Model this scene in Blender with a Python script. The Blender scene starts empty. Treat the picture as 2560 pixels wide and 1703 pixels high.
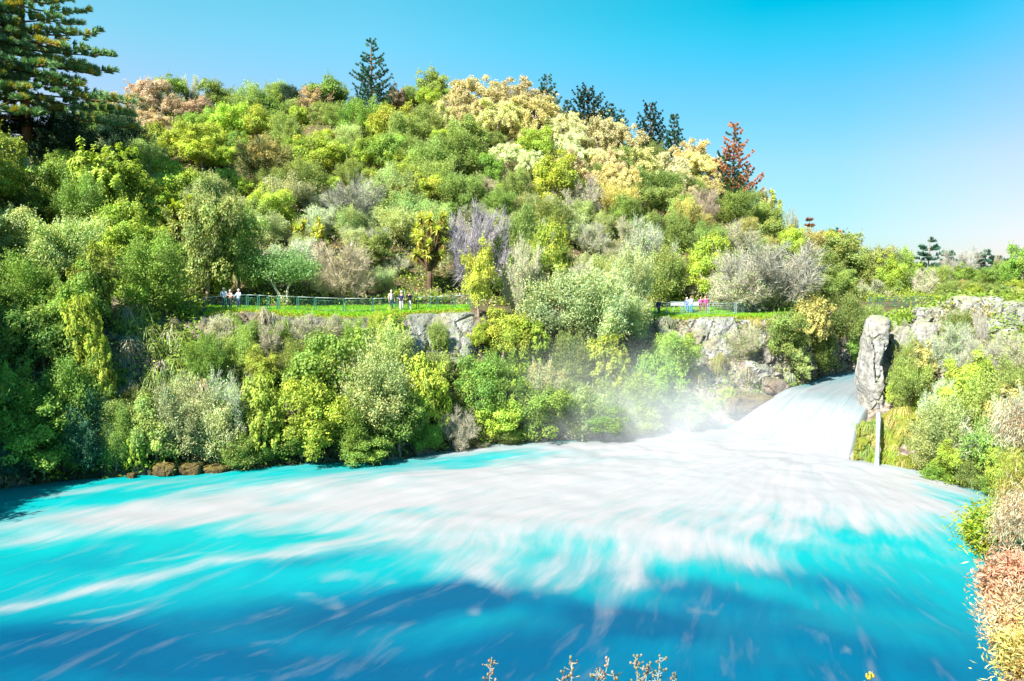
import bpy, math, random
import numpy as np
from mathutils import Vector
from math import radians, sin, cos, pi, atan2, sqrt

SC = bpy.context.scene
COL = SC.collection
rng = np.random.default_rng(7)
random.seed(7)

# ------------------------------------------------------------------ camera
H = 14.1
F = 886.8
PITCH = math.atan(60.5 / F)
cam_d = bpy.data.cameras.new('camera'); cam = bpy.data.objects.new('camera', cam_d); COL.objects.link(cam)
cam.location = (0, 0, H); cam.rotation_euler = (pi / 2 - PITCH, 0, 0)
cam_d.sensor_width = 36; cam_d.lens = 36 * F / 1024
cam_d.clip_end = 8000; cam_d.clip_start = 0.1
SC.camera = cam
cp, sp = cos(PITCH), sin(PITCH)

def PT(px, py, d):
    """world point on the sight line of a 1024x681 survey pixel, at distance Y = d"""
    a = (px - 512) / F; b = (340.5 - py) / F
    t = d / (cp + b * sp)
    return np.array([t * a, d, H + t * (-sp + b * cp)])

def WATER(px, py, z=0.0):
    b = (340.5 - py) / F
    t = (z - H) / (-sp + b * cp)
    return np.array([t * (px - 512) / F, t * (cp + b * sp), z])

def PROJ(p):
    p = np.asarray(p, float); v = p - np.array([0, 0, H])
    f = v[..., 1] * cp - v[..., 2] * sp
    u = v[..., 1] * sp + v[..., 2] * cp
    return 512 + F * v[..., 0] / f, 340.5 - F * u / f

# ------------------------------------------------------------------ noise
def _h(ix, iy, iz, s=0):
    n = (ix.astype(np.int64) * 374761393 + iy.astype(np.int64) * 668265263 + iz.astype(np.int64) * 2147483647 + s * 974711) & 0xffffffff
    n = ((n ^ (n >> 13)) * 1274126177) & 0xffffffff
    n = ((n ^ (n >> 16)) * 2246822519) & 0xffffffff
    return ((n ^ (n >> 15)) & 0xffffff) / float(0xffffff)

def vnoise(P, s=0):
    I = np.floor(P).astype(np.int64); f = P - I; f = f * f * (3 - 2 * f)
    r = 0
    for dx in (0, 1):
        for dy in (0, 1):
            for dz in (0, 1):
                w = (f[:, 0] if dx else 1 - f[:, 0]) * (f[:, 1] if dy else 1 - f[:, 1]) * (f[:, 2] if dz else 1 - f[:, 2])
                r = r + w * _h(I[:, 0] + dx, I[:, 1] + dy, I[:, 2] + dz, s)
    return r * 2 - 1

def fbm(P, o=4, s=0):
    r = 0; a = 1.0; P = np.asarray(P, float)
    for k in range(o):
        r = r + a * vnoise(P * 2 ** k, s + k); a *= .5
    return r / 1.6

def worley(P, s=0):
    I = np.floor(P).astype(np.int64); best = np.full(len(P), 9.0); sec = best.copy(); idv = np.zeros(len(P))
    for dx in (-1, 0, 1):
        for dy in (-1, 0, 1):
            for dz in (-1, 0, 1):
                c = I + np.array([dx, dy, dz])
                q = c + np.stack([_h(c[:, 0], c[:, 1], c[:, 2], s + k) for k in (1, 2, 3)], 1)
                d = np.linalg.norm(P - q, axis=1)
                cid = _h(c[:, 0], c[:, 1], c[:, 2], s + 9)
                m = d < best
                sec = np.where(m, best, np.minimum(sec, d)); idv = np.where(m, cid, idv); best = np.where(m, d, best)
    return best, sec, idv

# ------------------------------------------------------------------ mesh helpers
def mesh(name, V, Fc, col=None, smooth=False, uv=None, attr=None):
    """V n x 3, Fc list of index arrays (m x 3 / m x 4)"""
    me = bpy.data.meshes.new(name)
    if isinstance(Fc, np.ndarray): Fc = [Fc]
    Fc = [np.asarray(f, np.int32) for f in Fc if len(f)]
    me.vertices.add(len(V)); me.vertices.foreach_set('co', np.asarray(V, np.float32).ravel())
    nl = sum(f.size for f in Fc); nf = sum(len(f) for f in Fc)
    me.loops.add(nl); me.polygons.add(nf)
    me.loops.foreach_set('vertex_index', np.concatenate([f.ravel() for f in Fc]))
    tot = np.concatenate([np.full(len(f), f.shape[1], np.int32) for f in Fc])
    me.polygons.foreach_set('loop_start', np.concatenate([[0], np.cumsum(tot)[:-1]]).astype(np.int32))
    me.polygons.foreach_set('use_smooth', np.full(nf, smooth))
    if col is not None:
        ca = me.color_attributes.new('tint', 'FLOAT_COLOR', 'POINT')
        c = np.ones((len(V), 4), np.float32); c[:, :3] = col
        ca.data.foreach_set('color', c.ravel())
    if attr:
        for k, v in attr.items():
            a = me.attributes.new(k, 'FLOAT', 'POINT'); a.data.foreach_set('value', np.asarray(v, np.float32))
    if uv is not None:
        a = me.attributes.new('flow', 'FLOAT_VECTOR', 'POINT'); a.data.foreach_set('vector', np.asarray(uv, np.float32).ravel())
    me.update(calc_edges=True); me.validate()
    return me

def obj(name, me, mat=None, parent=None, **props):
    o = bpy.data.objects.new(name, me); COL.objects.link(o)
    if mat is not None and me is not None and len(me.materials) == 0: me.materials.append(mat)
    if parent is not None: o.parent = parent
    for k, v in props.items(): o[k] = v
    return o

def root(name, loc, label, cat, group=None, rz=0, sc=(1, 1, 1)):
    o = bpy.data.objects.new(name, None); COL.objects.link(o)
    o.empty_display_size = .3
    o.location = loc; o.rotation_euler = (0, 0, rz); o.scale = sc
    o['label'] = label; o['category'] = cat
    if group: o['group'] = group
    return o

class MB:
    def __init__(s): s.V = []; s.Q = []; s.T = []; s.C = []; s.n = 0
    def add(s, V, Q=None, T=None, C=(1, 1, 1)):
        V = np.asarray(V, float).reshape(-1, 3)
        s.V.append(V); s.C.append(np.broadcast_to(np.asarray(C, float), (len(V), 3)))
        if Q is not None and len(Q): s.Q.append(np.asarray(Q) + s.n)
        if T is not None and len(T): s.T.append(np.asarray(T) + s.n)
        s.n += len(V); return s
    def tube(s, P, R, k=6, C=(1, 1, 1), cap=True):
        P = np.asarray(P, float); R = np.broadcast_to(np.asarray(R, float), (len(P),))
        T = np.gradient(P, axis=0); T /= np.linalg.norm(T, axis=1)[:, None] + 1e-9
        ref = np.array([0, 0, 1.0]) if abs(T[0, 2]) < .9 else np.array([1.0, 0, 0])
        A = np.cross(T, ref); A /= np.linalg.norm(A, axis=1)[:, None] + 1e-9
        B = np.cross(T, A)
        th = np.arange(k) * 2 * pi / k
        V = (P[:, None] + R[:, None, None] * (np.cos(th)[None, :, None] * A[:, None] + np.sin(th)[None, :, None] * B[:, None])).reshape(-1, 3)
        n = len(P); i = np.arange(n - 1)[:, None] * k; j = np.arange(k)[None]; j2 = (j + 1) % k
        Q = np.stack([i + j, i + j2, i + k + j2, i + k + j], -1).reshape(-1, 4)
        T3 = []
        if cap:
            V = np.vstack([V, P[:1], P[-1:]]); a = n * k
            T3 = [(a, (q + 1) % k, q) for q in range(k)] + [(a + 1, (n - 1) * k + q, (n - 1) * k + (q + 1) % k) for q in range(k)]
        return s.add(V, Q, T3, C)
    def box(s, c, d, rz=0, C=(1, 1, 1), bev=0.0):
        x, y, z = np.asarray(d) / 2.0
        v = np.array([[-x, -y, -z], [x, -y, -z], [x, y, -z], [-x, y, -z], [-x, -y, z], [x, -y, z], [x, y, z], [-x, y, z]])
        cz, sz = cos(rz), sin(rz)
        v = v @ np.array([[cz, sz, 0], [-sz, cz, 0], [0, 0, 1]]) + np.asarray(c)
        return s.add(v, [(0, 3, 2, 1), (4, 5, 6, 7), (0, 1, 5, 4), (1, 2, 6, 5), (2, 3, 7, 6), (3, 0, 4, 7)], None, C)
    def mesh(s, name, smooth=False):
        fc = []
        if s.Q: fc.append(np.vstack(s.Q))
        if s.T: fc.append(np.vstack(s.T))
        return mesh(name, np.vstack(s.V), fc, col=np.vstack(s.C), smooth=smooth)

def unit(v): return v / (np.linalg.norm(v, axis=-1, keepdims=True) + 1e-9)
def rdir(n): return unit(rng.normal(size=(n, 3)))

def leaves(mb, C, N, L, W, col, up=None, curl=0.25):
    """rhombic leaf faces at C, normals N, half length L, half width W; up = preferred axis per leaf"""
    n = len(C); N = unit(N)
    U = rdir(n) if up is None else up
    U = unit(U - (U * N).sum(1)[:, None] * N); S = np.cross(N, U)
    L = np.broadcast_to(L, (n,))[:, None]; W = np.broadcast_to(W, (n,))[:, None]
    V = np.stack([C - U * L, C + S * W + N * L * curl * .4, C + U * L - N * L * curl * .3, C - S * W + N * L * curl * .4], 1)
    idx = np.arange(n * 4).reshape(-1, 4)
    mb.add(V.reshape(-1, 3), idx, None, np.repeat(col, 4, 0))

def tints(n, v=.28, h=.085):
    a = np.clip(rng.normal(1, v * .62, n), .45, 1.8); w = rng.normal(0, h, n)
    return np.stack([a * (1 + w), a, a * (1 - w)], 1)

# ------------------------------------------------------------------ materials
def nmat(name):
    m = bpy.data.materials.new(name); m.use_nodes = True
    nt = m.node_tree; nt.nodes.clear(); return m, nt
def nd(nt, t, **k):
    n = nt.nodes.new(t)
    for a, b in k.items():
        if a in n.inputs.keys(): n.inputs[a].default_value = b
        else: setattr(n, a, b)
    return n
def mix(nt, fac, a, b, mode='MIX'):
    n = nt.nodes.new('ShaderNodeMix'); n.data_type = 'RGBA'; n.blend_type = mode
    for s, v in ((n.inputs[0], fac), (n.inputs[6], a), (n.inputs[7], b)):
        if isinstance(v, bpy.types.NodeSocket): nt.links.new(v, s)
        elif isinstance(v, (int, float)): s.default_value = v
        else: s.default_value = (*v, 1)
    return n.outputs[2]
def ramp(nt, src, stops):
    n = nt.nodes.new('ShaderNodeValToRGB'); e = n.color_ramp.elements
    while len(e) < len(stops): e.new(.5)
    for k, (p, c) in enumerate(stops):
        e[k].position = p; e[k].color = (*c, 1) if not isinstance(c, (int, float)) else (c, c, c, 1)
    nt.links.new(src, n.inputs[0]); return n.outputs[0]
def math_(nt, op, a, b=0.0, clamp=False):
    n = nt.nodes.new('ShaderNodeMath'); n.operation = op; n.use_clamp = clamp
    for s, v in ((n.inputs[0], a), (n.inputs[1], b)):
        if isinstance(v, bpy.types.NodeSocket): nt.links.new(v, s)
        else: s.default_value = v
    return n.outputs[0]

def foliage_mat(name, trans=.3, rough=.5, spec=.25):
    m, nt = nmat(name); L = nt.links
    at = nd(nt, 'ShaderNodeAttribute', attribute_name='tint'); oi = nd(nt, 'ShaderNodeObjectInfo')
    c = mix(nt, 1.0, at.outputs['Color'], oi.outputs['Color'], 'MULTIPLY')
    p = nd(nt, 'ShaderNodeBsdfPrincipled'); L.new(c, p.inputs['Base Color'])
    p.inputs['Roughness'].default_value = rough; p.inputs['Specular IOR Level'].default_value = spec
    t = nd(nt, 'ShaderNodeBsdfTranslucent'); c2 = mix(nt, 1.0, c, (1.15, 1.25, .6), 'MULTIPLY'); L.new(c2, t.inputs[0])
    mx = nd(nt, 'ShaderNodeMixShader'); mx.inputs[0].default_value = trans
    L.new(p.outputs[0], mx.inputs[1]); L.new(t.outputs[0], mx.inputs[2])
    o = nd(nt, 'ShaderNodeOutputMaterial'); L.new(mx.outputs[0], o.inputs[0]); return m

def plain(name, col, rough=.6, spec=.3, noise=.15, scale=8.0, metal=0.0):
    m, nt = nmat(name); L = nt.links
    tc = nd(nt, 'ShaderNodeTexCoord'); n = nd(nt, 'ShaderNodeTexNoise'); n.inputs['Scale'].default_value = scale; n.inputs['Detail'].default_value = 4
    L.new(tc.outputs['Object'], n.inputs['Vector'])
    c = mix(nt, n.outputs[0], tuple(x * (1 - noise) for x in col), tuple(min(1, x * (1 + noise)) for x in col))
    p = nd(nt, 'ShaderNodeBsdfPrincipled'); L.new(c, p.inputs['Base Color'])
    p.inputs['Roughness'].default_value = rough; p.inputs['Specular IOR Level'].default_value = spec; p.inputs['Metallic'].default_value = metal
    o = nd(nt, 'ShaderNodeOutputMaterial'); L.new(p.outputs[0], o.inputs[0]); return m

M_leaf = foliage_mat('foliage', .36)
M_needle = foliage_mat('needles', .12, .6, .2)
M_twig = foliage_mat('twigs', .0, .8, .1)
M_bark = foliage_mat('bark', .0, .85, .1)

def rock_mat(name, base, dark, stain, moss, streak=True, mossamt=.5):
    m, nt = nmat(name); L = nt.links
    g = nd(nt, 'ShaderNodeNewGeometry'); mp = nd(nt, 'ShaderNodeMapping'); L.new(g.outputs['Position'], mp.inputs['Vector'])
    mp.inputs['Scale'].default_value = (1, 1, .28 if streak else 1)
    n1 = nd(nt, 'ShaderNodeTexNoise'); n1.inputs['Scale'].default_value = .7; n1.inputs['Detail'].default_value = 8; n1.inputs['Roughness'].default_value = .65; L.new(mp.outputs[0], n1.inputs['Vector'])
    n2 = nd(nt, 'ShaderNodeTexNoise'); n2.inputs['Scale'].default_value = 3.2; n2.inputs['Detail'].default_value = 8; n2.inputs['Roughness'].default_value = .7; L.new(g.outputs['Position'], n2.inputs['Vector'])
    n3 = nd(nt, 'ShaderNodeTexNoise'); n3.inputs['Scale'].default_value = .45; n3.inputs['Detail'].default_value = 5; L.new(g.outputs['Position'], n3.inputs['Vector'])
    c = mix(nt, ramp(nt, n1.outputs[0], [(.36, 0), (.58, 1)]), dark, base)
    c = mix(nt, ramp(nt, n2.outputs[0], [(.35, 0), (.5, .9), (.75, 1)]), tuple(.5 * a for a in dark), c)
    c = mix(nt, ramp(nt, n3.outputs[0], [(.5, 0), (.64, .75)]), c, stain)
    sp_ = nd(nt, 'ShaderNodeSeparateXYZ'); L.new(g.outputs['Normal'], sp_.inputs[0])
    k = math_(nt, 'MULTIPLY', ramp(nt, sp_.outputs[2], [(.25, 0), (.8, 1)]), ramp(nt, n2.outputs[0], [(.35, 0), (.6, 1)]))
    c = mix(nt, math_(nt, 'MULTIPLY', k, mossamt * 1.6, True), c, moss)
    p = nd(nt, 'ShaderNodeBsdfPrincipled'); L.new(c, p.inputs['Base Color']); p.inputs['Roughness'].default_value = .9; p.inputs['Specular IOR Level'].default_value = .15
    b = nd(nt, 'ShaderNodeBump'); b.inputs['Strength'].default_value = .7; b.inputs['Distance'].default_value = .25
    L.new(n2.outputs[0], b.inputs['Height']); L.new(b.outputs[0], p.inputs['Normal'])
    o = nd(nt, 'ShaderNodeOutputMaterial'); L.new(p.outputs[0], o.inputs[0]); return m

M_cliff = rock_mat('pale_cliff', (.40, .395, .39), (.19, .18, .17), (.27, .23, .17), (.10, .14, .03))
M_pale = rock_mat('bleached_rock', (.38, .375, .36), (.20, .19, .175), (.30, .275, .23), (.18, .22, .07), True, .5)
M_dark = rock_mat('wet_dark_rock', (.09, .075, .06), (.035, .028, .022), (.12, .08, .04), (.05, .07, .01), False, .6)
M_ledge = rock_mat('ochre_ledge_rock', (.12, .085, .04), (.045, .03, .018), (.15, .10, .04), (.14, .13, .02), False)
M_gorge = rock_mat('gorge_rock', (.26, .23, .21), (.09, .08, .075), (.22, .16, .11), (.06, .09, .02))
M_moss = rock_mat('mossy_rock', (.15, .17, .03), (.06, .06, .015), (.2, .13, .05), (.16, .18, .02), True, .8)

def soil_mat():
    m, nt = nmat('soil_and_litter'); L = nt.links
    g = nd(nt, 'ShaderNodeNewGeometry')
    n1 = nd(nt, 'ShaderNodeTexNoise'); n1.inputs['Scale'].default_value = .35; n1.inputs['Detail'].default_value = 8; L.new(g.outputs['Position'], n1.inputs['Vector'])
    n2 = nd(nt, 'ShaderNodeTexNoise'); n2.inputs['Scale'].default_value = 2.5; n2.inputs['Detail'].default_value = 6; L.new(g.outputs['Position'], n2.inputs['Vector'])
    c = mix(nt, ramp(nt, n1.outputs[0], [(.4, 0), (.6, 1)]), (.10, .065, .04), (.05, .07, .02))
    c = mix(nt, ramp(nt, n2.outputs[0], [(.4, 0), (.7, .6)]), c, (.2, .14, .09))
    at = nd(nt, 'ShaderNodeAttribute', attribute_name='lawn')
    gr = mix(nt, n2.outputs[0], (.16, .38, .012), (.28, .46, .03))
    c = mix(nt, at.outputs['Fac'], c, gr)
    ar = nd(nt, 'ShaderNodeAttribute', attribute_name='rocky')
    rk = mix(nt, ramp(nt, n2.outputs[0], [(.38, 0), (.6, 1)]), (.09, .07, .055), (.26, .22, .18))
    c = mix(nt, ar.outputs['Fac'], c, rk)
    p = nd(nt, 'ShaderNodeBsdfPrincipled'); L.new(c, p.inputs['Base Color']); p.inputs['Roughness'].default_value = .95; p.inputs['Specular IOR Level'].default_value = .1
    b = nd(nt, 'ShaderNodeBump'); b.inputs['Strength'].default_value = .8; b.inputs['Distance'].default_value = .3; L.new(n2.outputs[0], b.inputs['Height']); L.new(b.outputs[0], p.inputs['Normal'])
    o = nd(nt, 'ShaderNodeOutputMaterial'); L.new(p.outputs[0], o.inputs[0]); return m
M_soil = soil_mat()

# ------------------------------------------------------------------ terrain tables
def z_of(py, d): return PT(512, py, d)[2]
def row(*a): return [(d, z_of(py, d)) for py, d in a]
TA = {
 -1300: [(27, -1.5), (28, 0), (31, 7), (34, 14), (37, 20), (41, 24), (46, 26), (60, 28)],
 -700: [(28, -1.5), (30, 0), (33, 6), (36, 12), (40, 17), (45, 21), (54, 25), (75, 28)],
 -300: [(40, -1.5), (43, 0), (47, 5), (51, 10), (56, 15), (62, 20), (72, 26), (95, 31)],  # headland brought forward out of view so its trees shade the bank
 -120: [(53, -1.5), (55.5, 0), (59.5, 5), (63, 11), (68, 17), (76, 23), (87, 28), (104, 32)],
 0: [(58, -1.5), (59.5, 0)] + row((420, 62), (330, 67), (255, 74), (215, 82), (182, 92), (133, 97)),
 40: [(59, -1.5), (61, 0)] + row((420, 63), (335, 68), (265, 74), (222, 83), (178, 94), (128, 101)),
 100: [(61, -1.5), (62.8, 0)] + row((420, 65), (345, 69), (285, 74), (240, 86), (190, 104), (112, 150)),
 190: [(63, -1.5), (64.5, 0)] + row((430, 66.5), (375, 70), (318, 75), (305, 82), (200, 112), (108, 160)),
 230: [(64, -1.5), (65.2, 0)] + row((430, 67.5), (385, 71), (312, 76), (306, 84), (198, 115), (104, 165)),
 350: [(66.5, -1.5), (68, 0)] + row((425, 70), (375, 73.5), (315, 78), (305.5, 87), (193, 118), (106, 168)),
 463: [(71, -1.5), (72.5, 0)] + row((415, 75), (360, 79), (311, 83), (304, 92), (188, 122), (98, 170)),
 520: [(73.5, -1.5), (75, 0)] + row((405, 78.5), (355, 82), (314, 86), (305, 95), (188, 125), (93, 170)),
 600: [(75.5, -1.5), (77, 0)] + row((400, 81.5), (350, 86), (315, 90), (306, 99), (198, 128), (130, 165)),
 655: [(77, -1.5), (78.5, 0)] + row((405, 83.5), (360, 88), (316, 91.5), (308, 100), (215, 128), (162, 160)),
 740: [(82, -1.5), (83.8, 0)] + row((402, 86), (370, 88.5), (317, 91.5), (308, 101), (235, 126), (200, 150)),
 782: [(86, 0), (87, 2.8)] + row((384, 88), (362, 89.5), (315, 92), (308, 102), (258, 124), (238, 142)),
 830: [(95, 1), (96, 3.2)] + row((370, 96.5), (350, 98), (318, 100), (304, 110), (277, 128), (264, 145)),
 868: [(100, 1), (101, 3.2)] + row((364, 101.5), (345, 102.5), (313, 104), (302, 117), (286, 132), (277, 148)),
 950: [(102, 1), (103, 3.2)] + row((362, 103.5), (345, 104.5), (313, 106), (302, 119), (290, 134), (284, 152)),
 1300: [(102, 1), (103, 3.2)] + row((362, 103.5), (345, 104.5), (313, 106), (302, 119), (291, 134), (285, 160)),
}
for k in TA:
    d, z = TA[k][-1]
    TA[k] += [(d + 70, max(9.5, z - 14)), (d + 260, 9.0), (d + 3200, 9.0)]
TB = {
 846: [(64.5, -1.5), (66, 0)] + row((440, 68.5), (424, 70.5), (424, 71.5), (424, 73), (424, 76)) + [(80, 1.0)],
 862: [(64.5, -1.5), (65.8, 0)] + row((440, 67.8), (420, 69.8), (414, 70.8), (400, 73), (395, 78)) + [(88, 1.5)],
 880: [(63, -1.5), (64.5, 0)] + row((440, 67.5), (412, 70), (395, 72), (335, 74.5), (330, 80)) + [(92, 1.5)],
 905: [(61.8, -1.5), (63.2, 0)] + row((440, 66), (405, 69.5), (365, 73), (322, 78), (316, 85)) + [(96, 1.5)],
 960: [(57.5, -1.5), (59.3, 0)] + row((455, 61.5), (410, 66), (358, 72.5), (308, 78), (302, 88)) + [(98, 1.5)],
 1024: [(54, -1.5), (55.5, 0)] + row((465, 57.5), (405, 63), (350, 70), (305, 77), (300, 88)) + [(98, 1.5)],
 1300: [(45, -1.5), (47, 0)] + row((480, 50), (410, 56), (345, 65), (300, 75), (298, 88)) + [(98, 1.5)],
}
def table_fn(T):
    ks = np.array(sorted(T)); D = np.array([[c[0] for c in T[k]] for k in ks]); Z = np.array([[c[1] for c in T[k]] for k in ks])
    def G(px, r):
        px = np.atleast_1d(np.asarray(px, float)); r = np.atleast_1d(np.asarray(r, float)); px, r = np.broadcast_arrays(px, r)
        i = np.clip(np.searchsorted(ks, px) - 1, 0, len(ks) - 2); t = np.clip((px - ks[i]) / (ks[i + 1] - ks[i]), 0, 1); t = t * t * (3 - 2 * t)
        j = np.clip(np.floor(r).astype(int), 0, D.shape[1] - 2); u = r - j
        def e(A): return (A[i, j] * (1 - u) + A[i, j + 1] * u) * (1 - t) + (A[i + 1, j] * (1 - u) + A[i + 1, j + 1] * u) * t
        d = e(D); z = e(Z)
        X = (px - 512) / F * (d * cp - (z - H) * sp)
        return np.stack([X, d, z], -1)
    return G
GA, GB = table_fn(TA), table_fn(TB)

def disp(P, amp):
    n = np.stack([fbm(P * .16, 4, 3), fbm(P * .16, 4, 17), fbm(P * .13, 4, 31)], 1)
    n2 = np.stack([fbm(P * .8, 3, 5), fbm(P * .8, 3, 19), fbm(P * .8, 3, 37)], 1)
    return P + n * amp[:, None] * np.array([.6, 1.0, 1.0]) + n2 * amp[:, None] * .25

def amp_of(r, A):
    # how rough: calm on the terrace and at the water line
    k = np.array([0, 1, 2, 3, 4, 5, 6, 7, 8, 9, 10]) if A else np.array([0, 1, 2, 3, 4, 5, 6, 7])
    v = np.array([.1, .3, .9, 1.0, .35, .25, 1.6, 1.2, 3, 2, 0]) if A else np.array([.1, .3, .7, .8, 1, 1, 1.0, .5])
    return np.interp(r, k, v)

def ground_pt(px, r, A=True):
    P = (GA if A else GB)(px, r); return disp(P, amp_of(np.broadcast_to(r, (len(P),)), A))

def grid_faces(nr, nc):
    i = np.arange(nr - 1)[:, None] * nc; j = np.arange(nc - 1)[None]
    return np.stack([i + j, i + j + 1, i + nc + j + 1, i + nc + j], -1).reshape(-1, 4)

def lawn_mask(px, r):
    a = np.clip(1 - np.abs(r - 4.45) / .55, 0, 1)
    seg = ((px > 205) & (px < 470)) | ((px > 648) & (px < 800))
    return np.clip(a * 3, 0, 1) * seg

def build_terrain(name, A, pxs, rs):
    px, r = np.meshgrid(pxs, rs); sh = px.shape; px = px.ravel(); r = r.ravel()
    P = ground_pt(px, r, A)
    lawn = lawn_mask(px, r) if A else np.zeros(len(P))
    top = 4.1 if A else 5.0
    rocky = np.clip((top - r) * 3, 0, 1) if A else np.clip((5.0 - r) * 2, 0, 1)
    me = mesh(name, P, grid_faces(*sh), attr={'lawn': lawn, 'rocky': rocky}, smooth=True)
    return obj(name, me, M_soil, kind='structure')
pa = np.concatenate([np.arange(-1300, -200, 25), np.arange(-200, 1060, 5), np.arange(1060, 1301, 20)])
ra = np.concatenate([np.arange(0, 3, .12), np.arange(3, 5, .07), np.arange(5, 8, .05), np.arange(8, 9, .1), [9, 9.2, 9.5, 9.8, 10, 10.01][:5]])
build_terrain('hill', True, pa, ra)
build_terrain('river_bank', False, np.concatenate([np.arange(846, 1060, 4), np.arange(1060, 1301, 15)]), np.arange(0, 7.01, .08))

# the near bank the photographer stands on
def near_bank():
    xs = np.linspace(-60, 70, 90); prof = [(-60, 14), (-20, 12.6), (0, 12.45), (2.6, 12.42), (3.45, 12.35), (3.9, 11.9), (6, 7), (9, 2), (12, -2)]
    P = []
    for y, z in prof:
        for x in xs:
            yy = y; zz = z
            P.append((x, yy, zz))
    P = np.array(P); P[:, 2] += fbm(P * .6, 3, 5) * .18 * (P[:, 1] > 0)
    me = mesh('ground', P, grid_faces(len(prof), len(xs)), attr={'lawn': np.zeros(len(P)), 'rocky': np.zeros(len(P))}, smooth=True)
    obj('ground', me, M_soil, kind='structure')
near_bank()
def near_slope():
    # the bank carries on past the right hand edge of the view and holds the bushes there
    ys = np.linspace(3.2, 17.5, 60); off = [0.6, .25, 0, .3, 1, 2.5, 6, 14, 30]; P = []
    for y in ys:
        top = np.interp(y, [3.2, 5, 8, 10, 13.5, 15.5, 17.5], [12.3, 10.5, 9.3, 9.5, 11.0, 10.6, -2])
        for k, o in enumerate(off):
            z = top if k > 1 else (-2 if k == 0 else top - 2.5)
            z = min(z, top) + (o * .12 if k > 3 else 0) * (top > 0)
            P.append((.573 * y + o if k != 1 else .573 * y + .05, y, z))
    P = np.array(P); n = fbm(P * .8, 3, 8)[:, None] * np.array([.0, .15, .15]); P = P + n
    me = mesh('bank_slope', P, grid_faces(len(ys), len(off)), attr={'lawn': np.zeros(len(P)), 'rocky': np.full(len(P), .3)}, smooth=True)
    obj('hill_slope', me, M_soil, kind='structure')
near_slope()
def far_ground():
    S = 6000; me = mesh('terrain', np.array([(-S, -S, -3), (S, -S, -3), (S, S, -3), (-S, S, -3)], float), np.array([[0, 1, 2, 3]]), attr={'lawn': np.zeros(4), 'rocky': np.zeros(4)})
    obj('terrain', me, M_soil, kind='structure')
far_ground()

# ------------------------------------------------------------------ water
def bump_field(px, py, blobs):
    f = np.zeros_like(px)
    for cx, cy, rx, ry, ang, s in blobs:
        a = radians(ang); dx = px - cx; dy = py - cy
        u = (dx * cos(a) + dy * sin(a)) / rx; v = (-dx * sin(a) + dy * cos(a)) / ry
        f += s * np.exp(-(u * u + v * v) ** 1.2)
    return f
FALL = WATER(790, 452)
FOAM = [(720, 442, 120, 16, 4, 1.3), (800, 470, 100, 20, 6, .8),  # survey position, half sizes, tilt, strength
 (760, 480, 330, 34, 2, 1.6), (450, 497, 260, 26, -4, 1.15), (240, 500, 190, 14, -5, 1.0), (560, 530, 240, 30, 0, 1.15),
 (90, 490, 110, 3.5, -6, .9), (120, 522, 130, 12, -4, .95), (30, 540, 80, 6, -4, .55), (330, 545, 120, 9, -10, .75), (260, 562, 60, 3, -9, .6),
 (480, 565, 60, 20, 10, .75), (485, 582, 26, 9, 20, .6), (560, 575, 45, 13, -14, .75), (565, 590, 26, 7, -20, .55), (625, 570, 34, 20, -60, .85), (640, 582, 36, 8, -10, .4),
 (700, 545, 80, 16, 12, .7), (760, 558, 50, 7, 16, .4), (800, 532, 90, 14, 8, .6), (880, 522, 110, 12, 8, .6), (930, 545, 60, 8, 14, .45), (900, 505, 110, 10, 8, .75),
 (955, 565, 40, 6, 15, .3), (950, 490, 40, 6, 14, .45), (985, 575, 18, 12, 30, .35),
 (112, 585, 105, 5, -10, .9), (40, 600, 70, 5, -10, .65), (110, 606, 60, 3, -12, .45), (60, 550, 40, 5, -4, .4), (100, 617, 60, 1.6, -10, .5), (180, 560, 60, 2, -8, .45),
 (350, 578, 30, 5, -4, .6), (395, 582, 8, 3, 0, .4), (322, 600, 22, 5, 10, .32), (340, 603, 10, 6, 60, .35), (478, 617, 9, 6, 20, .45), (305, 594, 20, 2, 0, .3), (270, 643, 22, 3, 0, .25),
 (565, 640, 40, 14, -40, .12), (280, 660, 14, 5, 0, .15), (845, 652, 4, 3, 0, .5), (820, 640, 16, 6, 20, .18), (605, 609, 14, 6, 30, .25), (700, 612, 20, 3, 10, .2), (740, 585, 14, 3, 10, .2),
 (460, 640, 60, 4, -35, .12), (370, 630, 26, 6, -20, .1), (440, 456, 60, 3.5, -4, .5), (600, 450, 120, 6, 0, .9), (870, 480, 60, 6, 6, .5),
 (50, 501, 100, 5.5, -2, -.9), (285, 499, 34, 6, -3, -.7), (410, 512, 60, 5, -2, -.65), (275, 543, 60, 7, -8, -.5), (370, 538, 50, 4, -14, -.5), (190, 545, 150, 7, -4, -.75), (60, 528, 20, 5, 0, -.3),
 (840, 536, 26, 7, 14, -.8), (900, 541, 34, 6, 12, -.55), (792, 521, 40, 5, 10, -.35), (560, 540, 60, 6, 5, -.25), (680, 528, 26, 5, 10, -.25), (960, 505, 50, 9, 14, -.5), (860, 472, 22, 5, 10, -.6), (910, 478, 45, 4, 8, -.3),
 (470, 462, 80, 4, -5, -.6), (395, 462, 50, 4, -5, -.5), (440, 555, 50, 8, -4, -.3), (625, 552, 20, 6, 0, -.2), (980, 494, 30, 5, 14, -.6),
]
DARK = [(360, 610, 160, 24, -5, .55), (60, 640, 120, 20, -8, .35), (430, 600, 60, 14, -8, .5), (620, 620, 120, 14, 10, .5), (520, 650, 160, 24, -12, .35), (700, 590, 120, 12, 12, .45), (760, 625, 160, 14, 14, .25),
        (150, 655, 200, 20, 5, .3), (90, 560, 90, 12, -5, .3), (330, 560, 90, 8, -8, .35), (480, 600, 40, 14, 0, .3), (790, 575, 90, 12, 14, .3), (870, 590, 80, 20, 10, .25)]

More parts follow.
